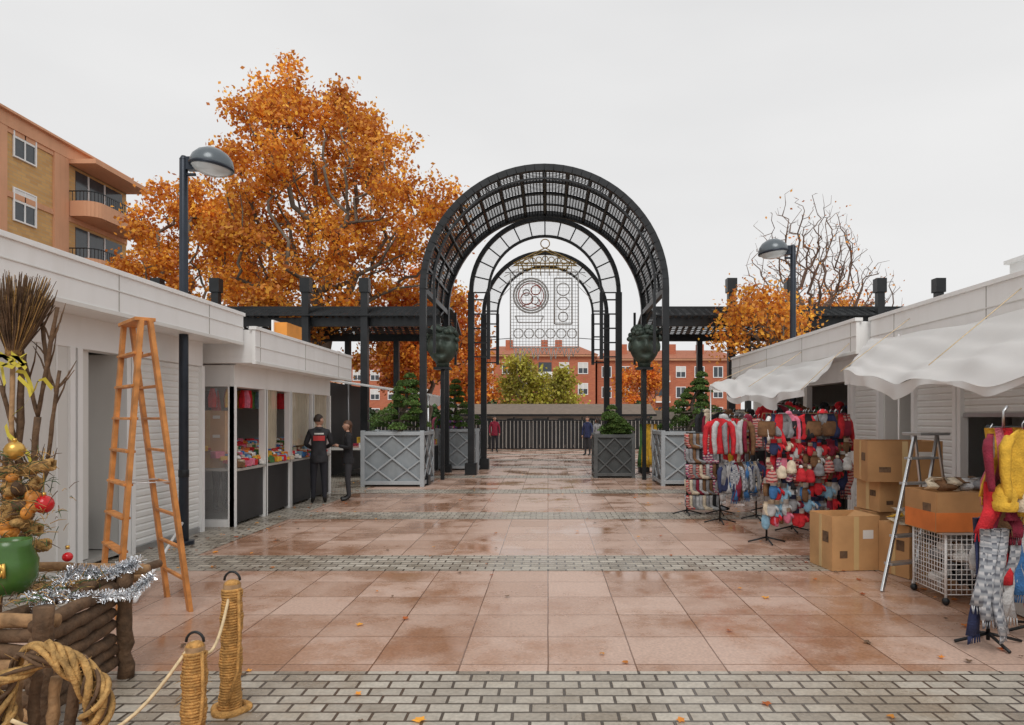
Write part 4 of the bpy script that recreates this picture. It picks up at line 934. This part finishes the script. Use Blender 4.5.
# ------------------------------------------------------------ people
def skin(verts,edges,rad,sub=2):
    me=bpy.data.meshes.new('t'); me.from_pydata(verts,edges,[]); ob=bpy.data.objects.new('t',me); S.collection.objects.link(ob)
    ob.modifiers.new('s','SKIN'); 
    sd=me.skin_vertices[0].data
    for i,r in enumerate(rad): sd[i].radius=r if hasattr(r,'__len__') else (r,r)
    sd[0].use_root=True
    m=ob.modifiers.new('u','SUBSURF'); m.levels=sub; m.render_levels=sub
    dg=bpy.context.evaluated_depsgraph_get(); dg.update(); ev=ob.evaluated_get(dg); m2=ev.to_mesh()
    vs=[v.co.copy() for v in m2.vertices]; fs=[tuple(p.vertices) for p in m2.polygons]; ev.to_mesh_clear()
    bpy.data.objects.remove(ob); return vs,fs
def person(name,loc,yaw,H,jacket,trous,shoe,hair,arms,headyaw=0,longhair=False,badge=None,lean=0):
    s=H/1.75; Ml=Matrix.Rotation(yaw,3,'Z'); O=Vector(loc); T=lambda p:O+Ml@(Vector(p)*s)
    W=[(0,0,.95),(0,.01,1.08),(0,.0+lean*.3,1.25),(0,lean*.6,1.40),(0,lean,1.5),(0,lean+.01,1.58)]
    r=[(.155,.115),(.15,.11),(.165,.115),(.15,.105),(.06,.06),(.052,.052)]
    Ed=[(0,1),(1,2),(2,3),(3,4),(4,5)]
    for sg,(el,wr) in zip((-1,1),arms):
        i=len(W); W+=[(sg*.165,lean*.6,1.425),(sg*el[0],el[1]+lean*.4,el[2]),(sg*wr[0],wr[1],wr[2])]; r+=[.068,.052,.038]; Ed+=[(3,i),(i,i+1),(i+1,i+2)]
    for sg in(-1,1):
        i=len(W); W+=[(sg*.09,0,.86),(sg*.10,.015,.5),(sg*.11,-.015,.1),(sg*.12,.06,.045),(sg*.13,.17,.035)]; r+=[.092,.062,.045,(.045,.04),(.04,.03)]; Ed+=[(0,i),(i,i+1),(i+1,i+2),(i+2,i+3),(i+3,i+4)]
    vs,fs=skin(W,Ed,r); b=MB(); groups={}
    for f in fs:
        c=sum((vs[i] for i in f),V(0,0,0))/len(f)
        m=shoe if c.z<.11 else trous if (c.z<.84 and abs(c.x)<.24 and not (c.z>.7 and abs(c.x)>.2)) else jacket if c.z<1.515 or abs(c.x)>.08 else M_skin
        groups.setdefault(m,[]).append(f)
    TV=[T(v) for v in vs]
    off=len(b.v); b.v.extend([tuple(v) for v in TV])
    for m,ff in groups.items():
        k=b.mi(m)
        for f in ff: b.f.append(tuple(i+off for i in f)); b.m.append(k); b.sm.append(True)
    b.lathe([(.17*s,-.02),(.175*s,.03*s),(.16*s,.12*s)],T((0,.0,.84)),jacket,20,Ml@Matrix.Diagonal((1,.78,1)))
    b.lathe([(.085*s,0),(.075*s,.05*s),(.066*s,.055*s)],T((0,lean,1.47)),jacket,16)
    Mh=Ml@Matrix.Rotation(headyaw,3,'Z'); HC=T((0,lean+.02,1.655))
    def hf(u,p):
        q=p.copy()
        if u.z<0: q.x*=1-.28*u.z*u.z-.1*abs(u.z); q.y+=.018*abs(u.z)
        if u.y>.3: q.y+=.022*math.exp(-(u.x/.16)**2-((u.z+.12)/.16)**2)-.008*math.exp(-((abs(u.x)-.4)/.2)**2-((u.z-.05)/.12)**2)
        return q*s
    b.sph(HC,(.076,.095,.115),M_skin,24,20,hf,Mh)
    for ex in(-1,1):
        b.sph(HC+Mh@(V(ex*.031,.083,.008)*s),(.012*s,.008*s,.007*s),M_eye,8,6,M=Mh); b.sph(HC+Mh@(V(ex*.031,.0905,.008)*s),.0045*s,M_hair,6,5)
        b.sph(HC+Mh@(V(ex*.078,-.005,-.005)*s),(.012*s,.02*s,.03*s),M_skin,8,6,M=Mh)
        b.box(HC+Mh@(V(ex*.032,.090,.028)*s),(.03*s,.006*s,.006*s),hair,rot=Mh)
    b.sph(HC+Mh@(V(0,.088,-.055)*s),(.022*s,.007*s,.006*s),M_mouth,8,5,M=Mh)
    b.sph(HC+Mh@(V(0,-.008,.012)*s),(.086*s,.102*s,.117*s),hair,22,18,M=Mh,keep=lambda u:(u.z>.42 or u.y<.1) and u.z>(-.35 if not longhair else -.7) and not(abs(u.x)>.8 and u.z<.1 and u.y>-.3))
    if longhair:
        b.flat([HC+Mh@(V(0,-.06,z)*s) for z in(.02,-.08,-.16,-.22)],[.08*s,.085*s,.075*s,.04*s],.035*s,hair,yaw+headyaw,12,.2)
    for sg,(el,wr) in zip((-1,1),arms):
        w=V(sg*wr[0],wr[1],wr[2]); eL=V(sg*el[0],el[1],el[2]); d=(w-eL).normalized(); side=V(0,1,0) if abs(d.y)<.7 else V(-sg,0,0); side=(side-d*side.dot(d)).normalized(); nn=d.cross(side)*(-sg)
        b.tube([T(w-d*.01),T(w+d*.03),T(w+d*.075)],[.025*s,.034*s,.03*s],M_skin,10)
        for k,L in enumerate((.07,.078,.072,.058)):
            p=w+d*.07+side*(.027-.018*k); b.tube([T(p),T(p+d*L*.45+nn*.006),T(p+d*L*.75+nn*.022),T(p+d*L*.9+nn*.038)],[.0095*s,.009*s,.008*s,.006*s],M_skin,7)
        p=w+d*.03+side*.03; b.tube([T(p-side*.01),T(p+d*.025+side*.02+nn*.01),T(p+d*.055+side*.022+nn*.02)],[.012*s,.0105*s,.007*s],M_skin,7)
    if badge:
        for (z,h,wd,m) in badge:
            b.grid(lambda u,v:T((-wd/2+wd*u,-.118+.06*(u-.5)**2*2+.0*v,z+h*v)),8,2,m)
    return b.obj(name)
Jb=COL['black']; Jn=mat('jacket_black',(.02,.02,.024),.7,bump=.4,bscale=25,scale=6,var=.4); Tn=mat('trousers_dark',(.018,.019,.026),.85,bump=.3,bscale=20)
Tg=mat('trousers_charcoal',(.035,.035,.04),.85,bump=.3,bscale=20); Sh=mat('shoe_black',(.01,.01,.01),.4)
RA=((.25,-.01,1.15),(.24,.05,.9))
person('security_guard',(-4.50,13.75,.008),.35,1.72,Jn,Tn,Sh,M_hair,[((.25,.02,1.18),(.14,.2,1.1)),((.25,.02,1.18),(.14,.2,1.1))],headyaw=-.9,badge=[(1.25,.10,.22,mat('badge_red',(.45,.04,.04),.7)),(1.375,.03,.18,M_panel)])
person('standing_woman',(-4.05,14.2,.008),1.9,1.60,Jb,Tg,Sh,M_hair2,[((.23,.0,1.17),(.15,.22,1.22)),((.24,-.04,1.15),(.22,.03,.92))],headyaw=.1,longhair=True)
person('stallholder',(-5.62,12.0,.09),-1.9,1.66,COL['black'],Tg,Sh,M_hair,[((.24,.05,1.18),(.2,.3,1.08)),((.24,.05,1.18),(.16,.3,1.08))],lean=.05)
person('pedestrian',(1.75,31,.004),2.6,1.70,COL['navy'],Tg,Sh,M_hair2,[RA,RA]); person('pedestrian',(2.2,31.4,.004),.6,1.62,COL['grey'],Tn,Sh,M_hair,[RA,RA],longhair=True)
person('pedestrian',(-2.6,34,.004),3.4,1.72,COL['wine'],Tn,Sh,M_hair,[RA,RA])

# ------------------------------------------------------------ world, sun, camera
w=bpy.data.worlds.new('World'); S.world=w; w.use_nodes=True; N=w.node_tree.nodes; L=w.node_tree.links; bg=N['Background']
el,az=math.radians(50),math.radians(178)
sky=N.new('ShaderNodeTexSky'); sky.sky_type='NISHITA'; sky.sun_disc=False; sky.sun_elevation=el; sky.sun_rotation=az
hs=N.new('ShaderNodeHueSaturation'); hs.inputs['Saturation'].default_value=.12; L.new(sky.outputs[0],hs.inputs['Color'])
tc=N.new('ShaderNodeTexCoord'); mp=N.new('ShaderNodeMapping'); mp.inputs['Scale'].default_value=(1,1,3); no=N.new('ShaderNodeTexNoise'); no.inputs['Scale'].default_value=1.6; no.inputs['Detail'].default_value=4
L.new(tc.outputs['Generated'],mp.inputs[0]); L.new(mp.outputs[0],no.inputs['Vector'])
cr=N.new('ShaderNodeValToRGB'); cr.color_ramp.elements[0].position=.3; cr.color_ramp.elements[0].color=(7.7,7.7,7.75,1); cr.color_ramp.elements[1].position=.75; cr.color_ramp.elements[1].color=(8.8,8.78,8.76,1); L.new(no.outputs['Fac'],cr.inputs[0])
mx=N.new('ShaderNodeMix'); mx.data_type='RGBA'; mx.inputs[0].default_value=.95; L.new(hs.outputs[0],mx.inputs[6]); L.new(cr.outputs[0],mx.inputs[7]); L.new(mx.outputs[2],bg.inputs['Color']); bg.inputs['Strength'].default_value=.1
sd=bpy.data.lights.new('sun','SUN'); sd.energy=1.4; sd.angle=math.radians(30); sd.color=(1,.97,.93); so=bpy.data.objects.new('sun',sd); S.collection.objects.link(so)
dirv=V(math.sin(az)*math.cos(el),math.cos(az)*math.cos(el),math.sin(el)); so.rotation_euler=dirv.to_track_quat('Z','Y').to_euler(); so.location=dirv*50
cd=bpy.data.cameras.new('camera'); co=bpy.data.objects.new('camera',cd); S.collection.objects.link(co); co.location=(0,0,1.7); co.rotation_euler=(pi/2,0,0)
cd.sensor_width=36; cd.lens=700/1024*36; cd.shift_x=-36/1024; cd.shift_y=54.5/1024; cd.clip_end=3000; cd.clip_start=.05
S.camera=co
S.view_settings.view_transform='Standard'; S.view_settings.look='None'; S.view_settings.exposure=0
